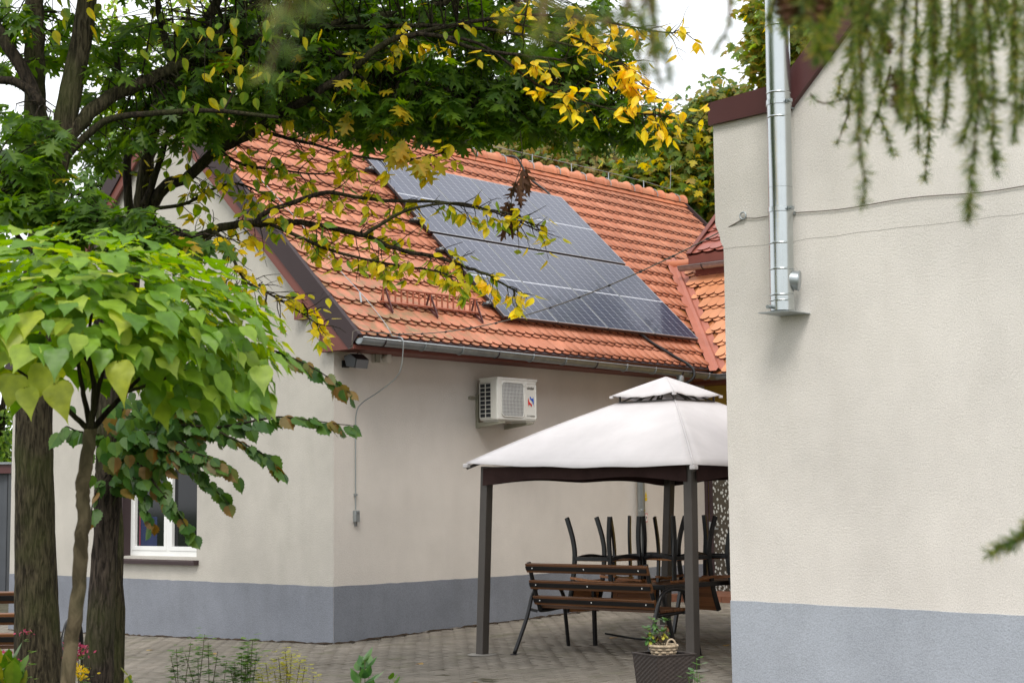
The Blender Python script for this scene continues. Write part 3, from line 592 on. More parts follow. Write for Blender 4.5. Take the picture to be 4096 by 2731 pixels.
# raised dormer roof above the wing, red tiles
DP = radians(42); CD, SD = cos(DP), sin(DP)
def DF(s, v, off=0): return (8.40 + s*CD - off*SD, v, 5.42 + s*SD + off*CD)
g = MB(); g.prism([DF(0, 1.0, -.12), DF(1.4, 1.0, -.12), DF(1.4, 1.0, 0), DF(0, 1.0, 0)], (0, -4, 0)); dr_ = g.build('dormer_roof', W['red'], house)
g = MB(); g.box(8.44, 9.4, -3, .92, 4.4, 5.42); g.build('dormer_wall', W['red'], dr_)
g = MB(); g.prism([DF(-.03, 1.02, -.10), DF(1.4, 1.02, -.10), DF(1.4, 1.02, .07), DF(-.03, 1.02, .07)], (0, -.03, 0)); g.prism([DF(-.03, 1.0, .06), DF(1.4, 1.0, .06), DF(1.4, 1.0, .075), DF(-.03, 1.0, .075)], (0, -.07, 0)); g.build('dormer_verge', W['red'], dr_)
g = MB(); g.box(8.34, 8.44, -3, .98, 5.28, 5.41); g.build('dormer_fascia', W['red'], dr_)
tiles(house, DF(0, 0), (0, -1, 0), (CD, 0, SD), (-.88, 2.2), 4, .30, .05, W['tile3'], lambda x, s: True, lambda x, s: x < .6, wd=.24, name='dormer_tile')
gutter(house, (8.28, 1.10, 5.24), (8.28, -3, 5.22), .07, nbr=5)
# door with a printed glass pane in the wing
dm = MB(); dm.box(7.262, 7.30, -1.02, -.06, .10, 2.28); door = dm.build('door', W['brown'], house, bevel=.004)
dm = MB(); dm.box(7.256, 7.2615, -.98, -.14, .16, 2.2); dm.build('door_pane', W['pebble'], door)
dm = MB(); dm.box(7.235, 7.262, -.055, -.005, .08, 2.3); dm.build('door_frame', W['brown'], door)
dm = MB(); dm.bar((7.22, -.10, 1.15), (7.22, -.24, 1.15), .02, .02); dm.box(7.215, 7.257, -.115, -.085, 1.05, 1.25); dm.build('door_handle', W['galv2'], door)
dm = MB(); dm.box(6.2, 7.3, -1.3, -.02, .0, .24); dm.build('doorstep', W['concrete'], house, bevel=.006)
for i in range(3):
    for j in range(4):
        dm = MB(); dm.box(6.19+i*.37, 6.19+i*.37+.36, -1.31+j*.325, -1.31+j*.325+.315, .241, .252); dm.build('step_tile', W['brick_step'], house)
for j in range(4):
    dm = MB(); dm.box(6.185, 6.199, -1.30+j*.325, -1.30+j*.325+.315, .12, .25); dm.build('step_tile', W['brick_step'], house)
# ------------------------------------------------------------------ solar panels on rails
PW, PH, GAP, RG = 1.04, 1.755, .02, .06; PU, PS = 2.745, .547
def panel_frame(u, s): return Matrix.Translation(H(*RF(u, s, .14))) @ Matrix.Rotation(HA, 4, 'Z') @ Matrix.Rotation(RP, 4, 'X')
pmesh = {}
b = MB(); b.box(.0055, PW-.0055, .012, PH-.012, -.008, .0); pmesh['backsheet'] = b.mesh('backsheet', W['backsheet'])
b = MB(); e = .011; g5 = .005
for q in ((0, PW, 0, e), (0, PW, PH-e, PH), (0, g5, e, PH-e), (PW-g5, PW, e, PH-e)): b.box(*q, -.004, .004)
pmesh['frame'] = b.mesh('frame', W['pvframe'])
b = MB()
for q in ((.001, PW-.001, .001, .010), (.001, PW-.001, PH-.010, PH-.001), (.001, .010, .010, PH-.010), (PW-.010, PW-.001, .010, PH-.010)): b.box(*q, -.038, -.0045)
pmesh['frame_edge'] = b.mesh('frame_edge', W['pvside'])
b = MB(); cw = (PW-.018)/6; ch = (PH-.032-.018)/20; c = .005
for i in range(6):
    for j in range(20):
        x0 = .009+i*cw+.0036; x1 = .009+(i+1)*cw-.0036; y0 = .016+j*ch+(.018 if j > 9 else 0)+.0012; y1 = y0+ch-.0024
        b.poly([(x0+c, y0, .0015), (x1-c, y0, .0015), (x1, y0+c, .0015), (x1, y1-c, .0015), (x1-c, y1, .0015), (x0+c, y1, .0015), (x0, y1-c, .0015), (x0, y0+c, .0015)])
pmesh['cells'] = b.mesh('cells', W['cell'])
pl = [['leftmost', 'second from the left', 'second from the right', 'rightmost'], ['lower', 'upper']]
for r in range(2):
    for i in range(4):
        rt_ = thing('solar_module', f'dark blue framed solar panel, {pl[0][i]} of the {pl[1][r]} row on the roof', 'solar panel', group='solar panels on the tiled roof')
        rt_.matrix_basis = panel_frame(PU+i*(PW+GAP), PS+r*(PH+RG))
        for nme, me in pmesh.items():
            o = place(nme, me, rt_)
            if nme == 'cells': o['kind'] = 'stuff'
rl = [('lowest', .30), ('second lowest', 1.45), ('second highest', PH+RG+.30), ('highest', PH+RG+1.5)]
for nm, s in rl:
    o = thing('mounting_rail', f'{nm} aluminium mounting rail, its end poking out left under the solar panels', 'rail', group='rails under the solar panels')
    o.matrix_basis = panel_frame(PU, PS+s)
    q = MB(); q.box(-.12, 4.3, -.02, .02, -.085, -.039); q.build('rail_bar', W['pvside'], o)
    q = MB(); q.box(-.075, -.005, -.02, .02, -.0385, -.02); q.box(-.05, -.035, -.008, .008, -.02, .004); q.build('end_clamp', W['galv2'], o)
    for x in (.2, 1.6, 3.0):
        q = MB(); q.box(x, x+.03, -.015, .015, -.13, -.086); q.build('roof_hook', W['galv'], o)

# ------------------------------------------------------------------ snow guard
sg = thing('snow_guard', 'red steel snow guard ladder standing on the lower left roof', 'snow guard'); sg.matrix_basis = Matrix.Translation(H(*RF(.68, .58, .06))) @ Matrix.Rotation(HA, 4, 'Z')
Ls = 1.68
for z in (.03, .20):
    q = MB(); q.tube([(0, .02, z+.02), (Ls, .02, z+.02)], .014, 6); q.build('guard_rail', W['guard'], sg)
n = 17
for i in range(n):
    q = MB(); x = .05 + (Ls-.1)*i/(n-1); q.bar((x, .02, .05), (x, .02, .22), .016, .016, (1, 0, 0)); q.build('guard_rung', W['guard'], sg)
for x in (.09, Ls*.5, Ls-.04):
    q = MB(); q.bar((x, -.10, -.085), (x, .035, .23), .022, .014, (1, 0, 0)); q.bar((x, .035, .23), (x, .10, .06), .022, .014, (1, 0, 0)); q.bar((x, -.10, -.085), (x, .10, .085), .022, .014, (1, 0, 0)); q.build('guard_bracket', W['rbrown'], sg)

# ------------------------------------------------------------------ lightning wires
lw = hthing('lightning_wire', 'silver lightning wire running down the left of the tiled roof', 'wire', 0, 0)
pts = [RF(.12, 5.0, .12), RF(.2, 4, .11), RF(.27, 3, .10), RF(.33, 2, .115), RF(.38, 1.2, .10), RF(.42, .6, .11), RF(.44, .15, .09), (.46, -OV-.03, ZE+.03)]
q = MB(); q.tube(smooth_path(pts, 4), .0045, 6); q.build('wire_run', W['wire'], lw)
for s in (.72, 1.9, 3.1, 4.2):
    u_ = .12 + .32*(5-s)/5; q = MB(); q.bar(RF(u_-.02, s-.12, .06), RF(u_, s, .115), .02, .006); q.build('wire_clip', W['galv2'], lw)
rw = hthing('lightning_wire', 'thin lightning wire carried on short rods above the roof ridge', 'wire', 0, 0)
pts = []; x = .2
while x < 10.6: pts.append((x, VR, ZR+.27+random.uniform(-.015, .015))); x += 1.0
pts += [(10.7, VR, ZR+.25), (10.95, VR, ZR+.25), (11.0, VR, ZR+.30), (11.0, VR-.02, ZR+.68)]
q = MB(); q.tube(smooth_path(pts, 4), .0055, 6); q.build('wire_run', W['wire'], rw)
x = .2
while x < 10.9:
    q = MB(); q.tube([(x, VR, ZR+.12), (x, VR, ZR+.29)], .008, 6); q.build('wire_rod', W['galv2'], rw); x += 1.0
gw = hthing('earthing_cable', 'grey earthing cable hanging from the gutter down the wall to a small box', 'cable', .32, 0)
pts = [(.14, -OV-.04, ZE+.03), (.155, -OV-.175, ZE-.0), (.16, -OV-.19, ZE-.12), (.16, -OV-.12, ZE-.4), (.12, -.30, 2.85), (.03, -.10, 2.72), (.0, -.03, 2.6), (0, -.015, 2.3), (0, -.015, 1.5)]
q = MB(); q.tube(smooth_path(pts, 5), .007, 6); q.build('cable_run', W['galv2'], gw)
q = MB(); q.box(-.03, .035, -.05, -.001, 1.36, 1.49); gb = q.build('test_box', W['galv2'], gw, bevel=.004)
q = MB(); q.box(-.02, .025, -.056, -.05, 1.45, 1.475); q.box(-.012, .012, -.03, -.005, 1.31, 1.36); q.build('box_screw', W['galv'], gb)
q = MB(); q.box(-.018, .018, -.03, -.001, 1.655, 1.68); q.build('wall_clip', W['galv2'], gw)

# ------------------------------------------------------------------ air conditioner
ac = hthing('air_conditioner', 'white outdoor air conditioner on brackets high on the long wall', 'air conditioner', 2.32, 0, 2.545)
AW, AH, YF, YB = .735, .552, -.40, -.095
q = MB(); q.box(0, AW, YF, YB, .028, AH); q.build('casing', W['acw'], ac, bevel=.018)
q = MB(); q.box(-.006, AW+.006, YF-.006, YB+.006, AH-.022, AH+.006); q.build('lid', W['acw'], ac, bevel=.006)
q = MB(); q.box(-.003, .0, YF+.105, YB-.02, .065, AH-.06); sgp = q.build('side_fins', W['acd'], ac)
for i in range(9):
    z = .062 + i*(AH-.13)/8; q = MB(); q.box(-.010, -.003, YF+.10, YB-.015, z-.004, z+.004); q.build('side_bar', W['acw'], sgp)
for y in (YF+.10, (YF+.10+YB-.015)/2, YB-.015):
    q = MB(); q.box(-.0095, -.003, y-.005, y+.005, .06, AH-.064); q.build('side_bar', W['acw'], sgp)
fx0, fx1, fz0, fz1 = .075, .485, .075, AH-.055
def rr(x0, x1, z0, z1, r, y, n=5):
    out = []
    for cx, cz, a0 in ((x1-r, z1-r, 0), (x0+r, z1-r, pi/2), (x0+r, z0+r, pi), (x1-r, z0+r, 1.5*pi)):
        for k in range(n+1): a = a0 + pi/2*k/n; out.append((cx+r*cos(a), y, cz+r*sin(a)))
    return out
q = MB(); q.poly(rr(fx0, fx1, fz0, fz1, .05, YF-.002)); q.build('fan_recess', W['acf'], ac)
q = MB(); q.tube(rr(fx0, fx1, fz0, fz1, .05, YF-.006) + [rr(fx0, fx1, fz0, fz1, .05, YF-.006)[0]], .007, 6); fg = q.build('fan_guard', W['acw'], ac, smooth=True)
for i in range(15):
    x = fx0+.02+i*(fx1-fx0-.04)/14; q = MB(); q.tube([(x, YF-.012, fz0+.01), (x, YF-.022, (fz0+fz1)/2), (x, YF-.012, fz1-.01)], .0022, 5); q.build('guard_wire', W['acw'], fg)
for i in range(9):
    z = fz0+.03+i*(fz1-fz0-.06)/8; q = MB(); q.tube([(fx0+.01, YF-.008, z), ((fx0+fx1)/2, YF-.018, z), (fx1-.01, YF-.008, z)], .0022, 5); q.build('guard_wire', W['acg'], fg)
fan = MB(); cx_, cz_ = (fx0+fx1)/2, (fz0+fz1)/2
for k in range(3):
    a = 2*pi*k/3; fan.poly([(cx_+.04*cos(a), YF-.004, cz_+.04*sin(a)), (cx_+.18*cos(a+.2), YF-.004, cz_+.18*sin(a+.2)), (cx_+.18*cos(a+.9), YF-.004, cz_+.18*sin(a+.9)), (cx_+.04*cos(a+1.2), YF-.004, cz_+.04*sin(a+1.2))])

q = MB(); q.tube(rr(.52, .72, .06, AH-.05, .02, YF-.001) + [rr(.52, .72, .06, AH-.05, .02, YF-.001)[0]], .004, 5); q.build('front_panel_rim', W['acw'], ac, smooth=True)
def text(s, x, z, size, mat, name, sx=1):
    cu = bpy.data.curves.new('t', 'FONT'); cu.body = s; cu.size = size; cu.align_x = 'CENTER'; cu.offset = size*.02
    to = bpy.data.objects.new('t', cu); COL.objects.link(to); bpy.context.view_layer.update()
    me = bpy.data.meshes.new_from_object(to.evaluated_get(bpy.context.evaluated_depsgraph_get())); bpy.data.objects.remove(to)
    me.materials.clear(); me.materials.append(mat)
    o = place(name, me, ac, Matrix.Translation((x, YF-.0045, z)) @ Matrix.Rotation(pi/2, 4, 'X') @ Matrix.Diagonal((sx, 1, 1, 1))); return o
text('sinclair', .62, AH-.125, .052, W['ink'], 'lettering', .9); text('DC INVERTER', .62, .085, .024, W['ink'], 'lettering')
lr = [(-.048, .052), (-.056, .0), (-.05, -.05), (-.044, -.07), (-.040, -.040), (-.004, -.040), (.0, -.060), (.012, -.064), (.020, -.052), (.016, -.034), (-.004, -.020), (-.028, -.004), (-.040, .025)]
q = MB(); q.poly([(.62+x, YF-.0046, .275+z) for x, z in lr]); q.build('emblem', W['logor'], ac, label='red half of the round emblem')
q = MB(); q.poly([(.62-x, YF-.0046, .275-z) for x, z in lr]); q.build('emblem', W['logob'], ac, label='blue half of the round emblem')
for x in (.03, .56):
    q = MB(); q.box(x, x+.035, -.045, -.001, -.06, .36) if x < .1 else q.box(x, x+.035, -.045, -.001, -.06, .0)
    q.prism([(x, -.045, -.055), (x, -.47, -.012), (x, -.47, .008), (x, -.045, .006)], (.035, 0, 0)); q.build('support_bracket', W['olive'], ac)
q = MB(); q.box(-.10, .70, -.03, -.001, .30, .335); q.build('bracket_crossbar', W['olive'], ac)
for x in (.06, .58):
    q = MB(); q.box(x-.02, x+.03, YF+.03, YB-.03, .008, .028); q.build('rubber_foot', W['acw'], ac)

# ------------------------------------------------------------------ lamp and siren under the eave
fl = hthing('floodlight', 'black floodlight under the eave beside the house corner', 'floodlight', .12, 0, 3.18)
q = MB(); q.prism([(-.05, -.09, .06), (-.05, -.20, .085), (-.05, -.30, .02), (-.05, -.27, -.085), (-.05, -.13, -.06)], (.20, 0, 0)); q.build('lamp_body', W['black'], fl, bevel=.006)
q = MB(); q.prism([(-.04, -.302, .012), (-.04, -.272, -.083), (-.04, -.278, -.085), (-.04, -.308, .010)], (.18, 0, 0)); q.build('lamp_glass', W['lampglass'], fl)
q = MB(); q.tube([(.05, -.001, -.02), (.05, -.06, -.03), (.05, -.12, -.01)], .018, 8); q.box(.0, .1, -.02, -.001, -.06, .02); q.build('lamp_bracket', W['black'], fl)
q = MB(); q.tube(smooth_path([(.08, -.14, .07), (.12, -.17, .11), (.17, -.16, .075)], 4), .005, 5); q.build('lamp_lead', W['black'], fl)
si = hthing('siren_box', 'cream siren box with a round horn under the gutter', 'siren', .70, 0, 3.255)
q = MB(); q.box(-.11, .12, -.05, -.001, -.055, .05); q.build('back_plate', W['duct'], si, bevel=.004)
q = MB(); q.box(-.112, -.04, -.075, -.05, -.05, .045); q.build('junction_cover', W['olive'], si, bevel=.003)
q = MB(); q.tube([(.045, -.05, 0), (.045, -.075, 0), (.05, -.13, -.005), (.05, -.135, -.005)], [.045, .052, .056, .046], 16); q.build('horn', W['duct'], si, smooth=True)

# ------------------------------------------------------------------ cables
pc = hthing('solar_cable', 'black cable dropping from the lower solar panels over the gutter', 'cable', 0, 0)
q = MB(); q.tube(smooth_path([RF(5.62, .62, .10), RF(5.75, .45, .07), RF(6.02, .12, .075), RF(6.12, -.02, .09), (6.17, -OV-.17, ZE-.06), (6.13, -OV-.14, ZE-.20), (5.98, -.3, ZE-.30), (5.9, -.02, ZE-.30)], 6), .021, 8); q.build('conduit', W['black'], pc, smooth=True)
pc2 = hthing('solar_cable', 'black cable coming over the ridge to the upper solar panels', 'cable', 0, 0)
q = MB(); q.tube(smooth_path([(6.60, VR+.05, ZR+.17), RF(6.64, 5.05, .19), RF(6.72, 4.7, .08), RF(6.85, 4.3, .08), RF(6.82, 4.05, .06)], 6), .018, 8); q.build('conduit', W['black'], pc2, smooth=True)
cdct = hthing('cable_duct', 'cream cable duct with stickers running up the wall beside the downspout', 'cable duct', 5.78, 0)
q = MB(); q.box(-.03, .03, -.03, -.001, .15, 3.2); q.build('duct_cover', W['duct'], cdct, bevel=.003)
q = MB(); q.prism([(-.025, -.0315, 1.62), (.025, -.0315, 1.62), (0, -.0315, 1.70)], (0, -.002, 0)); q.box(-.027, .027, -.033, -.0305, 1.565, 1.61); q.build('warning_sticker', W['inky'], cdct)
q = MB(); q.box(-.028, .028, -.033, -.0305, 1.27, 1.39); st = q.build('notice_sticker', W['logor'], cdct)
q = MB(); q.box(-.022, .022, -.034, -.0332, 1.28, 1.38); q.build('sticker_face', W['white'], st)
q = MB(); q.box(-.006, .006, -.0345, -.0342, 1.31, 1.35); q.box(-.014, .014, -.0345, -.0342, 1.33, 1.337); q.build('sticker_symbol', W['ink'], st)

# ------------------------------------------------------------------ the near building on the right
RBU = -.95
nb = hthing('rendered_building', 'pale rendered gable building with maroon verge and grey plinth at right', 'building', RBU, 0)
ol = [(-6.005, -.3), (-6.0, .9), (-6.014, 3.55), (-6.012, 3.69), (-5.985, 3.74), (-5.975, 3.80), (-5.935, 3.89), (-5.937, 4.80), (-6.70, 4.86), (-11.2, 9.2), (-15.6, 4.8), (-15.6, -.3)]
g = MB(); g.poly([(0, v, z) for v, z in ol]); g.build('gable_wall', W['cream2'], nb)
g = MB()
for (v, z), (v2, z2) in zip(ol[:7], ol[1:8]): g.poly([(0, v, z), (9, v, z), (9, v2, z2), (0, v2, z2)])
g.build('side_wall', W['cream2'], nb)
xs = np.linspace(-15.6, -5.996, 80); plinth('plinth', [(0, x, .735 + .011*(x+6) + random.uniform(-.003, .003)) for x in xs], [(0, x, -.2) for x in xs], (-1, 0, 0), W['greyp2'], nb)
g = MB(); g.poly([(-.004, -5.997, .735), (3, -5.997, .735), (3, -5.997, -.2), (-.004, -5.997, -.2)]); g.build('plinth', W['greyp2'], nb)
vg = [(-5.915, 4.745, 4.945), (-6.72, 4.79, 5.02)]
g = MB(); g.prism([(-.045, -5.915, 4.752), (-.045, -6.60, 4.768), (-.045, -6.60, 4.985), (-.045, -5.915, 4.945)], (.045, 0, 0)); g.build('verge_trim', W['rbrown'], nb)
g = MB(); g.prism([(-.055, -6.60, 4.63), (-.055, -6.60, 4.94), (-.055, -11.2, 9.41), (-.055, -11.2, 9.10)], (.055, 0, 0)); g.build('verge_trim', W['rbrown'], nb)
g = MB(); g.prism([(-.04, -11.2, 9.10), (-.04, -11.2, 9.41), (-.04, -15.8, 4.95), (-.04, -15.8, 4.64)], (.04, 0, 0)); g.build('verge_trim', W['rbrown'], nb)
g = MB(); g.prism([(.002, -5.92, 4.80), (.002, -5.92, 4.94), (.002, -6.6, 4.98), (.002, -11.2, 9.40), (.002, -11.2, 9.21), (.002, -6.65, 4.82)], (9, 0, 0)); g.prism([(.002, -11.2, 9.40), (.002, -15.8, 4.94), (.002, -15.8, 4.75), (.002, -11.2, 9.21)], (9, 0, 0)); g.build('roof', W['rbrown'], nb)
ck = MB(); P = [(-6.02 - i*.135, 3.672 - .0148*i*.135 + random.uniform(-.006, .006)) for i in range(24)]
for (v, z), (v2, z2) in zip(P, P[1:]): ck.add([(-.0012, v, z-.0014), (-.0012, v2, z2-.0014), (-.0012, v2, z2+.0014), (-.0012, v, z+.0014)], [(0, 1, 2, 3)])
ck.build('render_joint', plain('crack_line', (.30, .28, .25), .95), nb)  # thin darker strip along the joint in the render
# flue
FX = RBU - .20; FY = -6.70
flue = hthing('steel_flue', 'stainless steel flue pipe fixed to the pale gable wall', 'flue', FX, FY, 3.05)
fr_ = .098; flue.rotation_euler = (.013, 0, HA)
for z0, z1 in ((.02, .36), (.362, .565), (.567, 1.02), (1.022, 1.80), (1.802, 2.68), (2.682, 4.5)):
    q = MB(); q.lathe([(fr_, z0), (fr_, z1)], n=36); q.build('pipe_section', W['steel'], flue, auto=40)
for z in (.10, .145, .355, .565, 1.60, 1.80, 2.36, 2.68):
    q = MB(); q.lathe([(fr_, z-.009), (fr_+.004, z-.004), (fr_+.005, z), (fr_+.004, z+.004), (fr_, z+.009)], n=36, cap=False); q.build('pipe_bead', W['steel'], flue, smooth=True)
for z in (.84, 1.72):
    q = MB(); q.lathe([(fr_, z-.022), (fr_+.007, z-.019), (fr_+.007, z+.019), (fr_, z+.022)], n=36, cap=False); cl = q.build('clamp_band', W['steel'], flue)
    q = MB(); q.box(-.05, -.02, -fr_-.045, -fr_-.002, z-.014, z+.014); q.tube([(-.07, -fr_-.025, z), (0, -fr_-.025, z)], .008, 8); q.build('clamp_bolt', W['galv2'], cl)
    q = MB(); q.box(fr_, .2, -.02, .02, z-.015, z+.015); q.build('wall_stay', W['galv2'], cl)
q = MB(); q.tube([(.03, -.05, .27), (.07, -.115, .26)], [.078, .078], 28); q.build('tee_branch', W['galv2'], flue, auto=40)
q = MB(); q.tube([(.07, -.115, .26), (.074, -.124, .259)], [.085, .080], 28); q.build('tee_cap', W['galv2'], flue, auto=40)
q = MB(); q.box(-.12, .198, -.14, .15, .0, .008); q.build('base_plate', W['galv2'], flue)
q = MB(); q.tube([(-fr_+.01, .05, .05), (-fr_-.04, .05, .045)], .016, 10); q.build('drain_spout', W['galv2'], flue)
# cable from the near wall to the house
oc = hthing('overhead_cable', 'thin cable slung from the pale wall across the roof to the eave box', 'cable', 0, 0)
A0 = Vector((RBU-.02, -6.23, 3.90)); B0 = Vector((-.13, -OV-.07, 3.49))
pts = []
for i in range(29):
    t = i/28; p = A0.lerp(B0, t); p.z -= .33*4*t*(1-t)*(1 + .25*(t-.5)); pts.append(p)
pts += [Vector((-.17, -OV-.06, 3.47)), Vector((-.18, -OV-.06, 3.38)), Vector((-.17, -OV-.05, 3.30)), Vector((-.12, -OV+.06, 3.29))]
q = MB(); q.tube(pts, .0055, 6); q.build('cable_run', W['cable'], oc)
for i in range(2, 28, 2):
    q = MB(); q.tube([pts[i]-Vector((0, .012, 0)), pts[i]+Vector((0, .012, -.004))], .011, 6); q.build('cable_tie', W['black'], oc)
wc = hthing('wall_cable', 'thin cable stapled along the pale gable wall behind the flue', 'cable', RBU, -6.2)
q = MB(); q.tube([(-.012, -v, 3.90 - .026*v + .012*sin(v*5) + (.03 if i == 0 else 0) - .12*max(0, .6-v)*.2) for i, v in enumerate(np.linspace(0, 9, 60))], .0042, 6); q.build('cable_run', W['cable'], wc)
q = MB(); q.tube([(-.02 - .0, -.03 + .03*cos(a), 3.93 + .03*sin(a)) for a in np.linspace(0, 2*pi, 12)], .007, 6); q.build('cable_hook', W['galv2'], wc)
# ------------------------------------------------------------------ gazebo
gaz = hthing('gazebo', 'off white canvas gazebo on taupe posts in the paved yard', 'gazebo', 1.6, -3.6)
def gl(u, v, z): return (u-1.6, v+3.6, z)
PT = {'N': ((-.04, -4.95), (-.02, -4.95)), 'L': ((-.07, -2.345), (-.03, -2.40)), 'B': ((3.25, -2.2), (3.2, -2.35)), 'R': ((3.25, -4.9), (3.2, -4.85))}
for k, ((u, v), (u2, v2)) in PT.items():
    z0 = gz_uv(u, v); q = MB(); q.bar(gl(u, v, z0+.005), gl(u2, v2, 1.93), .095, .095, (1, 0, 0)); q.build('post', W['post'], gaz, bevel=.006)
    q = MB(); q.lathe([(.15, z0+.002), (.15, z0+.008), (.06, z0+.012)], gl(u, v, 0), 16); q.build('foot_plate', W['concrete'], gaz)
CN = [(-.2, -5.12, 1.885), (-.2, -2.27, 1.965), (3.45, -2.1, 1.99), (3.45, -5.0, 1.93)]     # eave corners
TP = [(1.26, -3.86, 2.595), (1.26, -3.14, 2.60), (1.96, -3.14, 2.605), (1.96, -3.86, 2.60)]  # rim under the vent cap
def skirt(c0, c1, t0, t1, na=22, nb=12):
    b = MB()
    for j in range(nb+1):
        s = j/nb
        for i in range(na+1):
            a = i/na; lo = Vector(c0).lerp(Vector(c1), a); hi = Vector(t0).lerp(Vector(t1), a); p = lo.lerp(hi, s)
            p.z += .022*sin(pi*s)**.9*(1 - .35*(4*a*(1-a))) - .035*(1-s)**3*4*a*(1-a)
            p.z += .006*sin(a*23+s*7)*(1-s)*sin(pi*a) + .010*sin(a*9-s*4)*sin(pi*a)*s*(1-s)*4
            b.v.append(gl(*p))
    m = na+1; b.f = [(j*m+i, j*m+i+1, (j+1)*m+i+1, (j+1)*m+i) for j in range(nb) for i in range(na)]
    return b
for k in range(4):
    o = skirt(CN[k], CN[(k+1) % 4], TP[k], TP[(k+1) % 4]).build('canopy_panel', W['fabric'], gaz, smooth=True)
    md = o.modifiers.new('t', 'SOLIDIFY'); md.thickness = .004
    # seam parallel to the eave, and hip seam
    S = skirt(CN[k], CN[(k+1) % 4], TP[k], TP[(k+1) % 4]); row = [Vector(S.v[2*23+i])*.4 + Vector(S.v[1*23+i])*.6 + Vector((0, 0, .002)) for i in range(23)]
    q = MB(); q.tube(row, .0035, 4); q.build('canopy_seam', W['fabric'], gaz)
    for i in (7, 15):
        q = MB(); q.tube([Vector(S.v[j*23+i]) + Vector((0, 0, .0022)) for j in range(13)], .0028, 4); q.build('canopy_seam', W['fabric'], gaz)
    q = MB(); q.tube([Vector(S.v[j*23]) + Vector((0, 0, .003)) for j in range(13)], .009, 6); q.build('hip_seam', W['fabric'], gaz, smooth=True)
    q = MB(); c = Vector(gl(*CN[k])); q.box(c.x-.03, c.x+.03, c.y-.03, c.y+.03, c.z-.045, c.z-.004); q.build('corner_pocket', W['fabric'], gaz, bevel=.008)
cc = (1.60, -3.50); zc = 2.675; rc = .41
CP = [(cc[0]-rc*1.02, cc[1]-rc, zc), (cc[0]-rc*1.02, cc[1]+rc, zc), (cc[0]+rc*1.02, cc[1]+rc, zc), (cc[0]+rc*1.02, cc[1]-rc, zc)]; pk = (cc[0], cc[1], 2.875)
for k in range(4):
    o = skirt(CP[k], CP[(k+1) % 4], pk, pk, 12, 8)
    for i, p in enumerate(o.v):
        s = (i//13)/8; o.v[i] = (p[0], p[1], p[2] - .022*sin(pi*s)**.9*.9 if s else p[2])
    o = o.build('vent_cap_panel', W['fabric'], gaz, smooth=True); md = o.modifiers.new('t', 'SOLIDIFY'); md.thickness = .004
    c = Vector(gl(*CP[k])); q = MB(); q.box(c.x-.018, c.x+.018, c.y-.018, c.y+.018, c.z-.03, c.z-.003); q.build('corner_pocket', W['fabric'], gaz, bevel=.005)
    q = MB(); q.bar(gl(TP[k][0], TP[k][1], TP[k][2]-.03), gl(TP[k][0], TP[k][1], zc+.012), .018, .018, (1, 0, 0)); q.build('vent_strut', W['post'], gaz)
    a, b = Vector(gl(*TP[k])), Vector(gl(*TP[(k+1) % 4])); q = MB(); q.bar(a, b, .025, .025); q.build('vent_ring', W['post'], gaz)
    for t in (0, .33, .67):
        q = MB(); q.bar(a.lerp(b, t), Vector(gl(cc[0], cc[1], zc+.14)), .016, .016); q.build('vent_rib', W['post'], gaz)
    q = MB(); q.bar(Vector(gl(*CN[k])) - Vector((0, 0, .05)), Vector(gl(*TP[k])) - Vector((0, 0, .045)), .025, .03); q.build('hip_rafter', W['post'], gaz)
order = ['N', 'L', 'B', 'R']
for k in range(4):
    p, q2 = PT[order[k]][1], PT[order[(k+1) % 4]][1]; b = MB(); n = 40
    nr = Vector((-(q2[1]-p[1]), q2[0]-p[0], 0)).normalized()*(.06)
    for j in range(4):
        for i in range(n+1):
            t = i/n; u, v = p[0]+(q2[0]-p[0])*t, p[1]+(q2[1]-p[1])*t
            wv = .014*sin(t*21)+.008*sin(t*47+k); x, y, _ = gl(u, v, 0); off = nr + nr.normalized()*(wv*(j/3))
            bot = 1.735 + .03*abs(sin(t*pi*2))**1.5 + .035*sin(t*pi)
            b.v.append((x+off.x, y+off.y, 1.915 + (bot-1.915)*j/3))
    m = n+1; b.f = [(j*m+i, j*m+i+1, (j+1)*m+i+1, (j+1)*m+i) for j in range(3) for i in range(n)]
    b.build('valance', W['fabin'], gaz, smooth=True)
    q = MB(); q.bar(gl(p[0], p[1], 1.90), gl(q2[0], q2[1], 1.90), .05, .05); q.build('top_beam', W['post'], gaz)

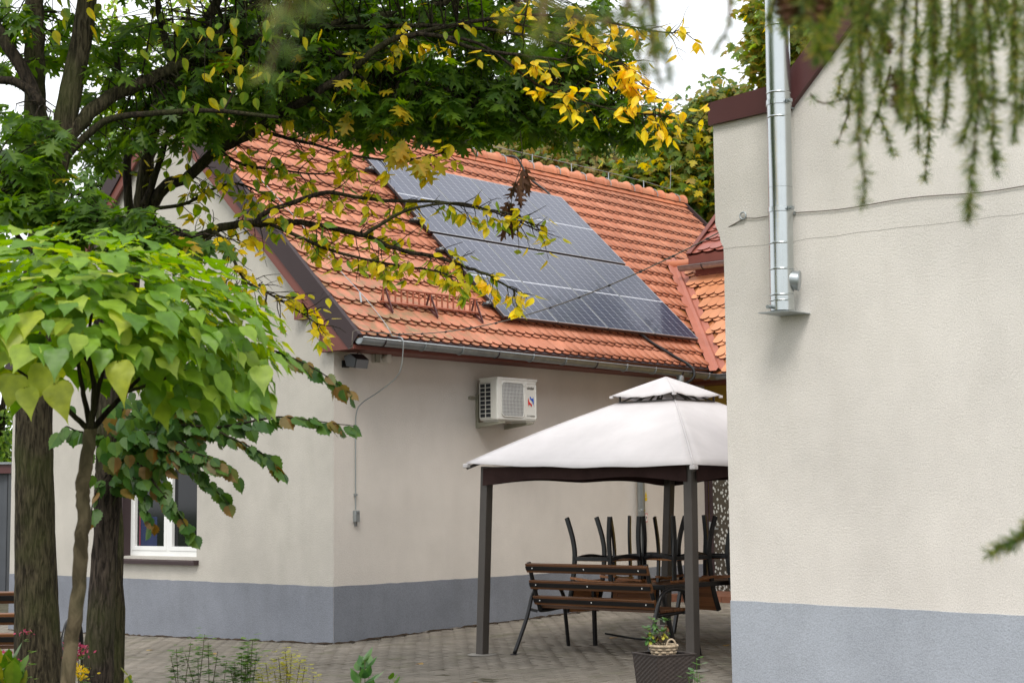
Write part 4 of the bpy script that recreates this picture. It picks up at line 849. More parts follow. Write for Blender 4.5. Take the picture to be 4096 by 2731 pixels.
# ------------------------------------------------------------------ benches
def bench(label, u, v, rz, ln=1.55, z=0):
    """local: x along the length, +y towards the front of the seat"""
    t = thing('park_bench', label, 'bench', H(u, v, z), HA+rz, 'park benches'); h = ln/2
    for sx in (-1, 1):
        x = sx*(h-.03)
        fr = [(x, -.33, .93), (x, -.25, .68), (x, -.17, .47), (x, -.12, .435), (x, .28, .455), (x, .34, .43)]
        q = MB(); q.tube(smooth_path(fr, 4), .022, 8); q.build('side_frame', W['bmetal'], t, smooth=True)
        xa = sx*(h+.035)
        q = MB(); q.tube(smooth_path([(xa+sx*.03, -.46, .012), (xa, -.30, .36), (xa, -.20, .60), (xa, -.06, .68), (xa, .16, .67), (xa, .28, .58), (xa+sx*.01, .33, .36), (xa+sx*.03, .40, .012)], 5), .021, 8); q.build('leg_and_armrest', W['bmetal'], t, smooth=True)
        for y in (-.46, .40):
            q = MB(); q.lathe([(.045, .002), (.045, .010), (.02, .014)], (xa+sx*.03, y, 0), 12); q.build('foot', W['bmetal'], t)
        q = MB(); q.bar((x, -.2, .43), (xa, -.25, .45), .03, .03); q.bar((x, .25, .44), (xa, .30, .46), .03, .03); q.build('frame_joint', W['bmetal'], t)
    for y, zz in ((-.33, .875), (-.275, .705), (-.215, .545)):
        q = MB(); n = Vector((0, .30, -.95)); q.bar((-h, y, zz), (h, y, zz), .032, .095, Vector((0, -.31, .95))); s = q.build('back_slat', W['wood'], t, bevel=.006)
        q = MB(); q.bar((-h+.01, y-.022, zz-.004), (h-.01, y-.022, zz-.004), .014, .04, Vector((0, -.31, .95))); bb = q.build('slat_rail', W['bmetal'], s)
        for xx in (-h+.1, 0, h-.1):
            q = MB(); q.lathe([(.007, 0), (.007, .004)], (0, 0, 0), 8); o = q.build('bolt', W['white'], s); o.matrix_basis = Matrix.Translation((xx, y-.0295, zz-.003)) @ Matrix.Rotation(pi/2, 4, 'X')
    for y in (-.10, .015, .13, .245):
        q = MB(); q.bar((-h, y, .475), (h, y, .475), .10, .03); q.build('seat_slat', W['wood'], t, bevel=.006)
    return t
bench('dark wooden bench with black armrests seen from behind under the gazebo', .58, -3.46, -pi/2, 1.56, .02)
bench('dark wooden bench half hidden behind the tree trunks at left', *UV((-4.52, 12.95, 0)), -HA+.02, 1.8, gz(-4.52, 12.95))

# ------------------------------------------------------------------ table and upturned chairs
tb = hthing('garden_table', 'black garden table carrying upturned chairs under the gazebo', 'table', 1.85, -3.35, .03)
TX, TY, TZ = .85, .50, .68
for i in range(9):
    y = -TY + .06 + i*(2*TY-.12)/8; q = MB(); q.box(-TX+.04, TX-.04, y-.045, y+.045, TZ-.02, TZ); q.build('top_slat', W['wood'], tb, bevel=.004)
for a in ((-TX, TX, -TY-.02, -TY+.012), (-TX, TX, TY-.012, TY+.02), (-TX, -TX+.035, -TY, TY), (TX-.035, TX, -TY, TY)):
    q = MB(); q.box(a[0], a[1], a[2], a[3], TZ-.045, TZ+.004); q.build('table_rim', W['bmetal'], tb, bevel=.004)
for sx in (-1, 1):
    for sy in (-1, 1):
        q = MB(); q.bar((sx*(TX-.06), sy*(TY-.05), TZ-.04), (sx*(TX-.16), sy*(TY+.02), .005), .035, .035, (1, 0, 0)); q.build('leg', W['bmetal'], tb)
q = MB(); q.tube(smooth_path([(-TX+.18, -.4, .15), (-TX+.30, 0, .10), (-TX+.18, .4, .15)], 5), .012, 6); q.build('stretcher', W['bmetal'], tb)
def chair(label, u, v, rz, z=.685, tilt=0):
    """stands upside down: seat board face down on the armrests; local z=0 is the table top"""
    t = thing('armchair', label, 'chair', H(u, v, z+.03), HA+rz, 'upturned chairs on the table')
    hw, hd = .25, .23; zs = .245                          # armrest thickness at 0, seat at zs (upside down)
    for sx in (-1, 1):
        # front legs rise straight, rear legs curve outward
        q = MB(); P = smooth_path([(sx*hw, .24, .0), (sx*hw, .235, zs), (sx*hw, .225, zs+.22), (sx*hw, .24, zs+.44)], 5)
        for a, b in zip(P, P[1:]): q.bar(a, b + (b-a)*.05, .026, .044, (0, 1, 0))
        q.build('front_leg', W['bmetal'], t)
        q = MB(); P = smooth_path([(sx*hw, -.36, -.31), (sx*hw, -.29, -.09), (sx*hw, -.24, zs), (sx*hw, -.26, zs+.2), (sx*hw, -.34, zs+.43)], 6)
        for a, b in zip(P, P[1:]): q.bar(a, b + (b-a)*.05, .026, .046, (0, 1, 0))
        q.build('back_post', W['bmetal'], t)
        q = MB(); q.prism([(sx*hw-.025, -.29, .035), (sx*hw-.025, -.05, .008), (sx*hw-.025, .27, .0), (sx*hw-.025, .28, .022), (sx*hw-.025, -.05, .034), (sx*hw-.025, -.29, .06)], (.05, 0, 0)); q.build('armrest', W['wood2'], t, bevel=.004)
        q = MB(); q.bar((sx*hw, -.25, zs+.005), (sx*hw, .235, zs+.005), .026, .036); q.build('seat_rail', W['bmetal'], t)
    for yy in (-.24, .235):
        q = MB(); P = smooth_path([(-hw, yy, zs), (0, yy, zs+.028), (hw, yy, zs)], 5)
        for a, b in zip(P, P[1:]): q.bar(a, b, .026, .036)
        q.build('cross_rail', W['bmetal'], t)
    for i in range(6):
        y = -.20 + i*.08; q = MB(); q.bar((-hw+.02, y, zs-.012), (hw-.02, y, zs-.012), .068, .018); q.build('seat_slat', W['wood2'], t, bevel=.003)
    for i in range(7):
        k = i/6; z_ = -.01 - .28*k; y = -.28 - .075*k; q = MB(); q.bar((-hw+.02, y, z_), (hw-.02, y, z_), .018, .05, (0, -.25, -1)); q.build('back_slat', W['wood2'], t, bevel=.003)
    for sx in (-1, 1):
        q = MB(); q.bar((sx*(hw-.035), -.29, -.0), (sx*(hw-.035), -.36, -.31), .05, .014, (0, 1, 0)); q.build('back_stile', W['wood2'], t)
    return t
chair('upturned chair at the left end of the table, slatted back hanging down', 1.2, -2.98, pi)
chair('upturned chair in front of the grey downspout, second from the left', 1.75, -3.05, pi*1.5+.3)
chair('upturned chair left of the near right gazebo post', 1.72, -3.50, pi*.5-.25)
chair('upturned chair at the right end of the table beside the pale wall', 2.28, -3.62, .2)
hs = hthing('black_hose', 'black hose lying in a curve on the paving beside the pale wall', 'hose', 3.2, -4.2, 0)
q = MB(); q.tube(smooth_path([(-.10, .62, .75), (-.15, .40, .5), (.0, .15, .2), (.15, -.15, .08), (.3, -.6, .07), (.4, -1.1, .07)], 6), .014, 8); q.build('hose_run', W['black'], hs, smooth=True)

# ------------------------------------------------------------------ planter with cane basket
pp = at(2655, 2640, 11.7); pz = gz(pp.x, pp.y)
plr = thing('wicker_planter', 'dark brown square wicker planter in front of the gazebo', 'planter', (pp.x, pp.y, pz), radians(28))
zt = .47; a, b = .125, .165; q = MB(); rows = 30; cols = 24; fc = MB()
for s in range(4):
    ang = s*pi/2; m = len(fc.v)
    for j in range(rows+1):
        k = j/rows; hw_ = a + (b-a)*k
        for i in range(cols+1):
            t = -1 + 2*i/cols; dpt = (.0012*(1 if (i//2+j) % 2 else -1) if 0 < i < cols else 0)
            x, y = t*hw_, -(hw_+dpt); fc.v.append((x*cos(ang)-y*sin(ang), x*sin(ang)+y*cos(ang), zt*k))
    fc.f += [(m+j*(cols+1)+i, m+j*(cols+1)+i+1, m+(j+1)*(cols+1)+i+1, m+(j+1)*(cols+1)+i) for j in range(rows) for i in range(cols)]
fc.build('woven_body', W['wicker'], plr)
q = MB()
for s in range(4):
    ang = s*pi/2; R2 = lambda x, y: (x*cos(ang)-y*sin(ang), x*sin(ang)+y*cos(ang))
    q.prism([(*R2(-b-.006, -b-.006), zt), (*R2(b+.006, -b-.006), zt), (*R2(b-.02, -b+.02), zt), (*R2(-b+.02, -b+.02), zt)], (0, 0, .008))
q.build('rim', W['wicker'], plr)
q = MB(); q.box(-b+.02, b-.02, -b+.02, b-.02, zt-.10, zt-.06); q.build('liner', W['liner'], plr)
bk = thing('cane_basket', 'pale woven cane basket with a looped handle set in the planter', 'basket', (pp.x, pp.y, pz+zt-.06), radians(10))
for j in range(5):
    q = MB(); r = .066 + j*.006; zz = .012 + j*.021; n = 40
    q.tube([((r+.005*(1 if (i//2+j) % 2 else -1))*cos(2*pi*i/n), (r+.005*(1 if (i//2+j) % 2 else -1))*sin(2*pi*i/n), zz) for i in range(n+1)], .0105, 6); q.build('cane_band', W['cane'], bk, smooth=True)
q = MB(); q.tube([(.10*cos(t), .10*sin(t), .118) for t in np.linspace(0, 2*pi, 30)], .012, 6); q.build('cane_rim', W['cane'], bk, smooth=True)
q = MB(); q.tube([(.035+.035*cos(t), -.085, .115+.055*sin(t)) for t in np.linspace(0, pi, 12)], .007, 6); q.build('handle', W['cane'], bk, smooth=True)
q = MB(); q.lathe([(.085, .095), (.01, .10)], n=16); q.build('potting_soil', W['soil'], bk)
# ------------------------------------------------------------------ foliage helpers
def half_leaf(outline, fold=-.25, droop=-.18):
    v = []; f = []
    for sx in (1, -1):
        m = len(v); v += [(sx*x, y, fold*abs(x) + droop*y*y) for x, y in outline]
        idx = tuple(range(m, m+len(outline))); f.append(idx if sx < 0 else idx[::-1])
    return v, f
def grid_leaf(rows, cup=-.30, droop=-.16):
    v = []; f = []; c = 5
    for i, (y, w_) in enumerate(rows):
        for k in (-1, -.5, 0, .5, 1):
            wv = .045*sin(i*1.9 + k*2.1)*abs(k)*min(1, w_*3)
            v.append((k*w_, y - .06*abs(k)*w_, cup*w_*k*k*.6 - cup*.75*abs(k)*w_ + wv + droop*y*y))
    for i in range(len(rows)-1):
        for k in range(c-1): f.append((i*c+k, i*c+k+1, (i+1)*c+k+1, (i+1)*c+k))
    return v, f
LEAF = dict(
 oak=half_leaf([(0, 0), (.05, .15), (.20, .20), (.25, .31), (.09, .34), (.12, .42), (.34, .48), (.44, .62), (.27, .60), (.13, .60), (.15, .70), (.31, .82), (.18, .82), (.09, .80), (.08, .90), (0, 1.02)]),
 ovate=half_leaf([(0, 0), (.17, .05), (.30, .22), (.32, .42), (.24, .64), (.11, .84), (0, 1.04)], -.35, -.22),
 heart=grid_leaf([(.06, .02), (-.02, .17), (.05, .31), (.18, .41), (.34, .42), (.50, .34), (.66, .22), (.82, .11), (.97, .035), (1.10, .003)]),
 linden=half_leaf([(0, .02), (.22, -.05), (.40, .06), (.43, .16), (.52, .26), (.45, .36), (.50, .46), (.38, .55), (.40, .66), (.25, .74), (.22, .84), (.10, .90), (0, 1.08)], -.3, -.2),
 maple=half_leaf([(0, 0), (.20, -.08), (.16, .06), (.48, .10), (.38, .22), (.62, .46), (.34, .45), (.22, .50), (.26, .78), (.13, .74), (0, 1.0)], -.15, -.12),
 small=half_leaf([(0, 0), (.22, .15), (.30, .45), (.18, .8), (0, 1)], -.2, -.15))
def rvec(): 
    a = random.uniform(0, 2*pi); z = random.uniform(-1, 1); r = sqrt(1-z*z); return Vector((r*cos(a), r*sin(a), z))
class Leaves:
    def __init__(s): s.L = []
    def put(s, p, d, n, size, m=0, sx=None, sz=None):
        d = Vector(d).normalized(); x = d.cross(Vector(n))
        if x.length < 1e-3: x = d.cross(Vector((.3, .5, .8)))
        x.normalize(); z = x.cross(d)
        s.L.append((Vector(p), x*size*(sx or random.uniform(.82, 1.15)), d*size, z*size*(sz or random.uniform(.3, 1.9)), m))
    def emit(s, root, base, shape, mats, single=300, name='crown', piece='leaf', show=None):
        bv, bf = LEAF[shape]; off = Matrix.Translation(-Vector(base))
        def key(l):
            x, y = proj(l[0]); inn = -30 < x < 4126 and -30 < y < 2760
            if show: inn = inn and show(x, y, l)
            return l[0].y + (0 if inn else 1000)
        L_ = sorted(s.L, key=key); ns = min(single, sum(1 for l in L_ if key(l) < 1000))
        rest = L_[ns:] or L_[-1:]
        o = inst(name, bv, bf, mats, [np.array([l[1], l[2], l[3]]).T for l in rest], [l[0] for l in rest], [l[4] for l in rest], root, smooth=True)
        o.matrix_basis = off
        mm = {}
        for l in L_[:ns]:
            if l[4] not in mm:
                mm[l[4]] = MB().add(bv, bf).mesh(piece, mats[l[4]], smooth=True)
            p, x, y, z, m = l
            place(piece, mm[m], o, Matrix(((x.x, y.x, z.x, p.x), (x.y, y.y, z.y, p.y), (x.z, y.z, z.z, p.z), (0, 0, 0, 1))))
        return o
def tree_root(name, label, base, group=None): return thing(name, label, 'tree', base, 0, group)
def limb(root, base, pts, r0, r1, mat, name='branch', n=9, sm=5, wob=.04, rpow=1.0):
    P = smooth_path(pts, sm); m = len(P)
    for i in range(1, m-1): P[i] = P[i] + Vector((random.gauss(0, 1), random.gauss(0, 1), random.gauss(0, 1)))*r0*.07
    q = MB(); q.tube(P, [r0 + (r1-r0)*(i/(m-1))**rpow for i in range(m)], n, True, wob)
    o = q.build(name, mat, root, smooth=True); o.matrix_basis = Matrix.Translation(-Vector(base)); return P
def twigs(root, base, segs, mat, name='twigs'):
    q = MB()
    for pts, r0, r1 in segs:
        m = len(pts); q.tube(pts, [r0+(r1-r0)*i/(m-1) for i in range(m)], 4, False)
    o = q.build(name, mat, root, kind='stuff'); o.matrix_basis = Matrix.Translation(-Vector(base)); return o
def nearest(pools, p):
    return min(pools, key=lambda q: (q-p).length_squared)
def pathD(pts, Y): return [atD(x, y, Y[i] if hasattr(Y, '__len__') else Y) for i, (x, y) in enumerate(pts)]
def pxr(wD, Y): return wD*1.7415/F*Y/2

# ------------------------------------------------------------------ oak at left
OY = 10.5; ob = atD(88, 1700, OY); ob.z = gz(ob.x, ob.y)
oak = tree_root('oak_tree', 'large oak with dark green lobed leaves and thick furrowed trunk at left', ob)
tr = [Vector(ob) - Vector((0, 0, .05))] + pathD([(90, 1560), (84, 1400), (80, 1200), (78, 1000), (80, 800), (98, 600), (110, 480), (137, 342), (164, 205), (191, 68), (205, -60), (230, -400)], OY)
P = smooth_path(tr, 5); q = MB()
def rad_at(i, m):
    k = i/(m-1); zD = proj(P[i])[1]/1.7415
    return pxr(np.interp(zD, [-400, 0, 200, 400, 600, 900, 1100, 1300, 1450, 1560, 1700], [36, 46, 52, 58, 80, 84, 86, 92, 100, 112, 150]), OY)
q.tube(P, [rad_at(i, len(P)) for i in range(len(P))], 22, True, .035); o = q.build('trunk', W['bark'], oak, smooth=True); o.matrix_basis = Matrix.Translation(-ob)
OB = []
for pts, w0_, w1_, Y in (([(104, 560), (88, 400), (80, 220), (79, 60), (80, -80), (70, -380)], 62, 34, OY+.1),
      ([(110, 330), (68, 191), (0, 79), (-60, -20), (-140, -120)], 34, 24, OY-.2), ([(100, 240), (40, 190), (-30, 180), (-120, 140)], 24, 14, OY-.3),
      ([(128, 380), (164, 308), (239, 232), (342, 185), (444, 137), (547, 102), (650, 68), (735, 60), (840, 40), (980, 20), (1150, -30)], 40, 12, [10.5, 10.5, 10.6, 10.8, 11, 11.2, 11.4, 11.5, 11.6, 11.7, 11.8]),
      ([(140, 370), (240, 280), (342, 262), (480, 255), (640, 270)], 20, 8, [10.5, 10.5, 10.4, 10.4, 10.4]),
      ([(547, 102), (650, 110), (760, 120), (880, 150), (1000, 200), (1120, 226), (1220, 216), (1330, 230), (1450, 250)], 20, 6, [11.2, 11.2, 11.3, 11.4, 11.5, 11.6, 11.7, 11.8, 11.9]),
      ([(444, 137), (520, 60), (640, -20), (760, -90), (900, -160)], 22, 10, [11, 11.3, 11.6, 12, 12.4]),
      ([(735, 66), (900, 60), (1050, 62), (1200, 80), (1330, 110)], 14, 5, [11.5, 11.3, 11.2, 11, 11]),
      ([(98, 600), (150, 520), (250, 505), (360, 520), (440, 545)], 16, 5, [10.4, 9.9, 9.6, 9.4, 9.3]),
      ([(90, 620), (40, 540), (0, 470), (-40, 420)], 14, 6, [10.4, 10, 9.8, 9.7])):
    OB += limb(oak, ob, pathD(pts, Y), pxr(w0_, OY), pxr(w1_, OY), W['bark4' if w0_ < 40 else 'bark'])
lv = Leaves(); tw = []
#  blobs: centre x, y, radii (photo display px), depth, depth spread, clusters
for cx, cy, rx, ry, Y, dy, nc in ((60, 330, 95, 110, 9.9, .5, 46), (370, 250, 140, 85, 11.0, .6, 40), (235, 300, 90, 70, 10.9, .5, 14), (40, 440, 90, 60, 9.7, .4, 28), (270, 520, 170, 55, 9.4, .35, 46), (400, 545, 110, 40, 9.3, .3, 18), (150, 470, 90, 50, 9.6, .4, 24),
      (330, 130, 200, 130, 11.5, 1.2, 60), (560, 150, 210, 120, 11.6, 1.0, 120), (760, 200, 170, 110, 11.7, .9, 100), (700, 60, 230, 90, 12.0, 1.2, 105), (960, 110, 210, 120, 11.9, 1.0, 120),
      (930, 250, 150, 80, 11.6, .7, 75), (1100, 240, 150, 90, 11.8, .7, 100), (1200, 130, 200, 120, 12.1, .9, 110), (1290, 240, 150, 85, 11.9, .7, 85), (1420, 250, 100, 75, 12.0, .6, 46), (1350, 90, 110, 110, 12.2, .7, 50), (1490, 285, 55, 35, 12, .4, 12), (1000, 15, 420, 50, 12.2, 1.3, 100),
      (500, 250, 150, 60, 11.2, .6, 45), (120, 120, 140, 130, 11.4, 1.2, 22), (30, 60, 70, 80, 10.8, .8, 12), (700, -140, 800, 130, 12.0, 2.0, 210), (250, -150, 300, 130, 11.3, 1.6, 90), (500, -420, 700, 190, 11.6, 2.4, 260), (200, -700, 600, 200, 11.0, 2.6, 150)):
    for _ in range(int(nc*.95)):
        while True:
            a, b, c = random.uniform(-1, 1), random.uniform(-1, 1), random.uniform(-1, 1)
            if a*a+b*b+c*c < 1: break
        p = atD(cx+a*rx, cy+b*ry, Y+c*dy)
        h = nearest(OB, p); dv = p - h
        if dv.length > 1.6: h = p - dv.normalized()*random.uniform(.5, 1.1)
        mid_ = h.lerp(p, .55) + Vector((random.gauss(0, .05), random.gauss(0, .05), .06*dv.length))
        tw.append(([h, h.lerp(mid_, .5)+rvec()*.02, mid_, p], .007, .0025))
        out_ = Vector((dv.x, dv.y, 0)); out_ = out_.normalized() if out_.length > .01 else rvec()
        for k in range(random.randint(4, 7)):
            a = random.uniform(0, 2*pi); d = Vector((cos(a), sin(a), 0))*.8 + out_*.35 + Vector((0, 0, random.uniform(-.95, .05)))
            yel = random.random() < .012 or (cx in (930,) and random.random() < .05)
            st = p + rvec()*.035; pe = st + d.normalized()*.025
            lv.put(pe, d, Vector((random.gauss(0, .35), random.gauss(0, .35)-.25, 1)), random.uniform(.12, .195), 1 if yel else 0)
for x, y in ((800, 260), (930, 325), (955, 350), (985, 365), (905, 330), (520, 130)):
    p = atD(x, y, 11.0)
    for k in range(3): lv.put(p+rvec()*.04, Vector((random.gauss(0, .5), random.gauss(0, .2), -1)), Vector((0, -1, .3)), .16, 1)
twigs(oak, ob, tw, W['bark4'])
lv.emit(oak, ob, 'oak', [W['oak'], W['oaky']])
# withered leaf bunch hanging from it
hb = atD(1180, 370, 11.2); wl = Leaves()
wt = thing('withered_spray', 'withered brown leaf bunch hanging in front of the upper solar panels', 'dead leaves', hb)
for x, y in ((1205, 385), (1210, 400), (1188, 420), (1190, 432), (1172, 455), (1165, 475), (1178, 490), (1170, 500)):
    for k in range(2): wl.put(atD(x, y, 11.2)+rvec()*.02, Vector((random.gauss(0, .3), random.gauss(0, .3), -1)), Vector((random.gauss(0, .5), -1, 0)), random.uniform(.12, .17), 0, .75, 3)
wl.emit(wt, hb, 'oak', [W['dead']], 8, 'dry_leaves', 'dry_leaf')
q = MB(); q.tube(pathD([(1195, 300), (1200, 350), (1196, 385), (1180, 430), (1172, 480)], 11.2), .003, 5); o = q.build('stalk', W['bark4'], wt); o.matrix_basis = Matrix.Translation(-hb)

# ------------------------------------------------------------------ slender tree with yellowing leaves
CY_ = 11.6; cb = atD(262, 1600, CY_); cb.z = gz(cb.x, cb.y)
chy = tree_root('yellowing_tree', 'slender tree with yellowing oval leaves whose boughs reach over the roof', cb)
limb(chy, cb, [Vector(cb)-Vector((0, 0, .05))] + pathD([(262, 1400), (262, 1100), (285, 800), (318, 560), (328, 444), (342, 342), (359, 256), (386, 178), (427, 113), (478, 41), (510, -20), (580, -200)], CY_), pxr(46, CY_), pxr(20, CY_), W['bark'], 'trunk', 14)
CB = []
def bough(pts, Y, w0_, w1_, mat='bark4'):
    P = limb(chy, cb, pathD(pts, Y), pxr(w0_, CY_), pxr(w1_, CY_), W[mat], 'branch', 8, 5, .05); CB.append(P); return P
bough([(388, 174), (393, 154), (369, 51), (362, 0), (350, -120)], CY_, 17, 12); bough([(312, 600), (294, 455), (290, 308), (280, 222), (262, 100)], CY_+.1, 24, 14); bough([(330, 470), (345, 437), (376, 342), (393, 280), (430, 200)], CY_-.1, 20, 10)
ym = [9, 2]
B1 = bough([(322, 520), (376, 431), (427, 410), (496, 349), (581, 304), (649, 260), (718, 219), (804, 164), (850, 125), (895, 94), (934, 84), (1000, 82), (1098, 113), (1215, 129), (1300, 140)], [11.6, 11.5, 11.4, 11.3, 11.2, 11.1, 11, 11, 11, 11, 11, 11, 11, 11, 11], 30, 5)
B2 = bough([(1020, 84), (1098, 100), (1160, 140), (1235, 195), (1300, 222), (1400, 250), (1480, 262), (1560, 272), (1612, 290)], 11.0, 8, 2)
B3 = bough([(920, 86), (1020, 62), (1137, 43), (1231, 35), (1330, 40), (1440, 60), (1520, 74), (1585, 76)], 11.1, 11, 2.5)
B4 = bough([(1137, 43), (1250, 70), (1340, 95), (1410, 140), (1470, 190), (1520, 240)], 11.05, 7, 2)
B5 = bough([(318, 600), (350, 585), (396, 561), (444, 548), (496, 527), (547, 514), (598, 515), (649, 508), (761, 523), (839, 542), (907, 571), (1005, 591), (1078, 615), (1127, 635), (1166, 659), (1210, 684)], [11.6]+[11.3]*15, 26, 3)
B6 = bough([(590, 514), (605, 491), (678, 464), (751, 442), (810, 452), (907, 462), (1005, 464), (1103, 479), (1171, 491), (1215, 513), (1250, 520)], 11.2, 13, 3)
B7 = bough([(835, 541), (880, 512), (932, 484), (1005, 469), (1080, 470), (1180, 505), (1235, 530)], 11.15, 9, 2.5)
B8 = bough([(600, 300), (660, 318), (722, 332), (810, 357), (907, 369), (981, 360), (1020, 350)], 11.2, 9, 3)
B9 = bough([(490, 530), (520, 560), (560, 640), (610, 670), (670, 705), (730, 745)], 11.15, 9, 2.5)
B10 = bough([(500, 530), (450, 580), (430, 640), (480, 690), (540, 660)], 11.2, 7, 2)
B11 = bough([(620, 515), (690, 545), (760, 575), (850, 598), (930, 612), (1010, 625), (1060, 645)], 11.2, 9, 2.5)
B12 = bough([(500, 345), (560, 380), (640, 390), (720, 400), (800, 395)], 11.25, 8, 2.5)
B13 = bough([(330, 480), (420, 470), (500, 430), (560, 425), (640, 470)], 11.4, 10, 3)
lv = Leaves(); tw = []
def leafy(P, lo, hi, ntw, tl, nl, mats, size=(.068, .102), spread=1.0, bare=.1):
    m = len(P)
    for _ in range(int(ntw*1.05)):
        i = random.uniform(lo, hi)*(m-1); k = int(min(i, m-2)); p = P[k].lerp(P[k+1], i-k); t = (P[k+1]-P[k]).normalized()
        sd = rvec(); sd = (sd - t*sd.dot(t)).normalized(); d = (t*.8 + sd*spread + Vector((0, 0, random.uniform(-.45, .2)))).normalized()
        ln = random.uniform(*tl); pts = [p]; cur = p
        for s in range(4):
            d = (d + rvec()*.28 + Vector((0, 0, -.05))).normalized(); cur = cur + d*ln/4; pts.append(cur)
        tw.append((pts, .0042, .0016))
        if random.random() < .5:
            b = pts[2]; e = (d + rvec()*.8).normalized(); tw.append(([b, b+e*ln*.2, b+e*ln*.38+Vector((0, 0, -.01))], .0025, .0012))
        if random.random() < bare: continue
        for _ in range(random.randint(*nl)):
            j = random.uniform(1.2, 4); q_ = pts[int(min(j, 3))].lerp(pts[int(min(j, 3))+1], j-int(min(j, 3)))
            hd = Vector((random.gauss(0, .7), random.gauss(0, .6), -random.uniform(.0, 1.0))); o_ = Vector((hd.x, hd.y, 0))
            ps = q_ + hd.normalized()*.02
            lv.put(ps, hd, o_ + Vector((random.gauss(0, .3), -.5+random.gauss(0, .3), .75)), random.uniform(*size), random.choices(range(3), mats)[0])
G = (.55, .42, .03); YL = (.03, .30, .67); MX = (.38, .58, .04)
leafy(B1, .08, .35, 26, (.12, .35), (2, 5), (.8, .2, 0)); leafy(B1, .35, .62, 26, (.15, .4), (2, 5), (.75, .25, 0)); leafy(B1, .62, 1, 24, (.1, .3), (2, 4), (.1, .5, .4))
leafy(B2, .3, 1, 26, (.08, .24), (2, 5), YL); leafy(B3, .1, .45, 12, (.08, .22), (2, 5), (.05, .55, .4)); leafy(B3, .45, 1, 26, (.08, .26), (2, 5), YL); leafy(B4, .3, 1, 36, (.1, .32), (3, 6), (.0, .15, .85))
leafy(B5, .12, .45, 32, (.12, .34), (2, 4), MX); leafy(B5, .45, .8, 34, (.12, .36), (2, 5), MX); leafy(B5, .8, 1, 16, (.08, .22), (2, 4), (.1, .5, .4), bare=.3)
leafy(B6, .1, 1, 40, (.08, .3), (2, 4), (.45, .53, .02), bare=.35); leafy(B7, .2, 1, 22, (.08, .26), (1, 4), (.4, .55, .05), bare=.35); leafy(B8, .1, 1, 24, (.1, .24), (2, 5), MX)
leafy(B9, .1, 1, 44, (.1, .28), (2, 4), (.15, .7, .15), bare=.3); leafy(B10, .2, 1, 34, (.1, .3), (1, 4), (.3, .65, .05), bare=.4); leafy(B11, .15, 1, 44, (.08, .2), (2, 5), MX); leafy(B12, .1, 1, 22, (.1, .3), (2, 5), (.6, .4, 0)); leafy(B13, .2, 1, 24, (.1, .3), (2, 5), (.6, .4, 0))
leafy(CB[0], .3, 1, 12, (.12, .35), (2, 5), (.9, .1, 0)); leafy(CB[1], .3, 1, 14, (.12, .35), (2, 4), (.7, .3, 0)); leafy(CB[2], .2, 1, 16, (.12, .4), (2, 5), (.7, .3, 0))
for x, y, n_ in ((440, 20, 10), (40, 20, 8), (190, 30, 14), (110, 20, 6), (380, 100, 8), (520, 90, 8), (560, 60, 8), (600, 180, 10), (470, 200, 10), (700, 40, 8)):
    p = atD(x, y, 10.4); tw.append(([p+Vector((random.gauss(0, .05), .1, .5)), p+Vector((0, 0, .25)), p+rvec()*.05], .004, .002))
    for _ in range(n_): lv.put(p+rvec()*.16, Vector((random.gauss(0, .5), random.gauss(0, .4), -.7)), Vector((random.gauss(0, .4), -.4, .8)), random.uniform(.075, .1), random.choices((0, 1), (.8, .2))[0])
twigs(chy, cb, tw, W['bark4']); lv.emit(chy, cb, 'ovate', [W['cherg'], W['chery'], W['cherY']])

# ------------------------------------------------------------------ linden with low shoots
LY = 9.8; lb = atD(222, 1700, LY); lb.z = gz(lb.x, lb.y)
lin = tree_root('linden_tree', 'dark knotty linden trunk with low leafy shoots beside the window', lb)
P = smooth_path([Vector(lb)-Vector((0, 0, .05))] + pathD([(224, 1568), (230, 1450), (238, 1300), (246, 1180), (250, 1090), (246, 1000), (240, 880), (236, 780), (232, 640)], LY), 5); q = MB()
q.tube(P, [pxr(np.interp(proj(p)[1]/1.7415, [640, 900, 1060, 1110, 1200, 1350, 1500, 1600, 1700], [36, 44, 56, 66, 56, 60, 66, 76, 100]), LY) for p in P], 18, True, .06); o = q.build('trunk', W['bark2'], lin, smooth=True); o.matrix_basis = Matrix.Translation(-lb)
lv = Leaves(); tw = []
def shoot(pts, Y, step, size, w_, drop=1):
    P = limb(lin, lb, pathD(pts, Y), pxr(w_, LY), .0022, W['bark4'], 'shoot', 6, 5, 0)
    tot = 0; nx = step
    for a, b in zip(P, P[1:]):
        tot += (b-a).length
        while tot > nx:
            nx += step*random.uniform(.8, 1.2); sd = random.choice((-1, 1)); t = (b-a).normalized()
            d = t*.7 + Vector((random.gauss(0, .3), sd*.45+random.gauss(0, .25), -.55*drop+random.gauss(0, .2)))
            lv.put(b + rvec()*.012, d, Vector((random.gauss(0, .3), -.5+random.gauss(0, .3), .8)), random.uniform(*size), 1 if random.random() < .14 else 0)
S_ = (.068, .105)
shoot([(260, 1000), (400, 880), (500, 820), (600, 800), (690, 830), (760, 870), (806, 905)], [9.8, 9.4, 9.2, 9.1, 9.1, 9.1, 9.1], .032, S_, 8); shoot([(262, 1030), (400, 1000), (540, 975), (640, 958), (720, 966), (812, 978)], [9.8, 9.4, 9.2, 9.1, 9.1, 9.1], .030, S_, 8)
shoot([(258, 1060), (380, 985), (470, 980), (540, 1010), (600, 1040), (648, 1078)], [9.8, 9.4, 9.2, 9.2, 9.2, 9.2], .028, S_, 8); shoot([(262, 1080), (330, 1020), (410, 1050), (470, 1100), (525, 1158)], [9.8, 9.5, 9.3, 9.3, 9.3], .024, S_, 7)
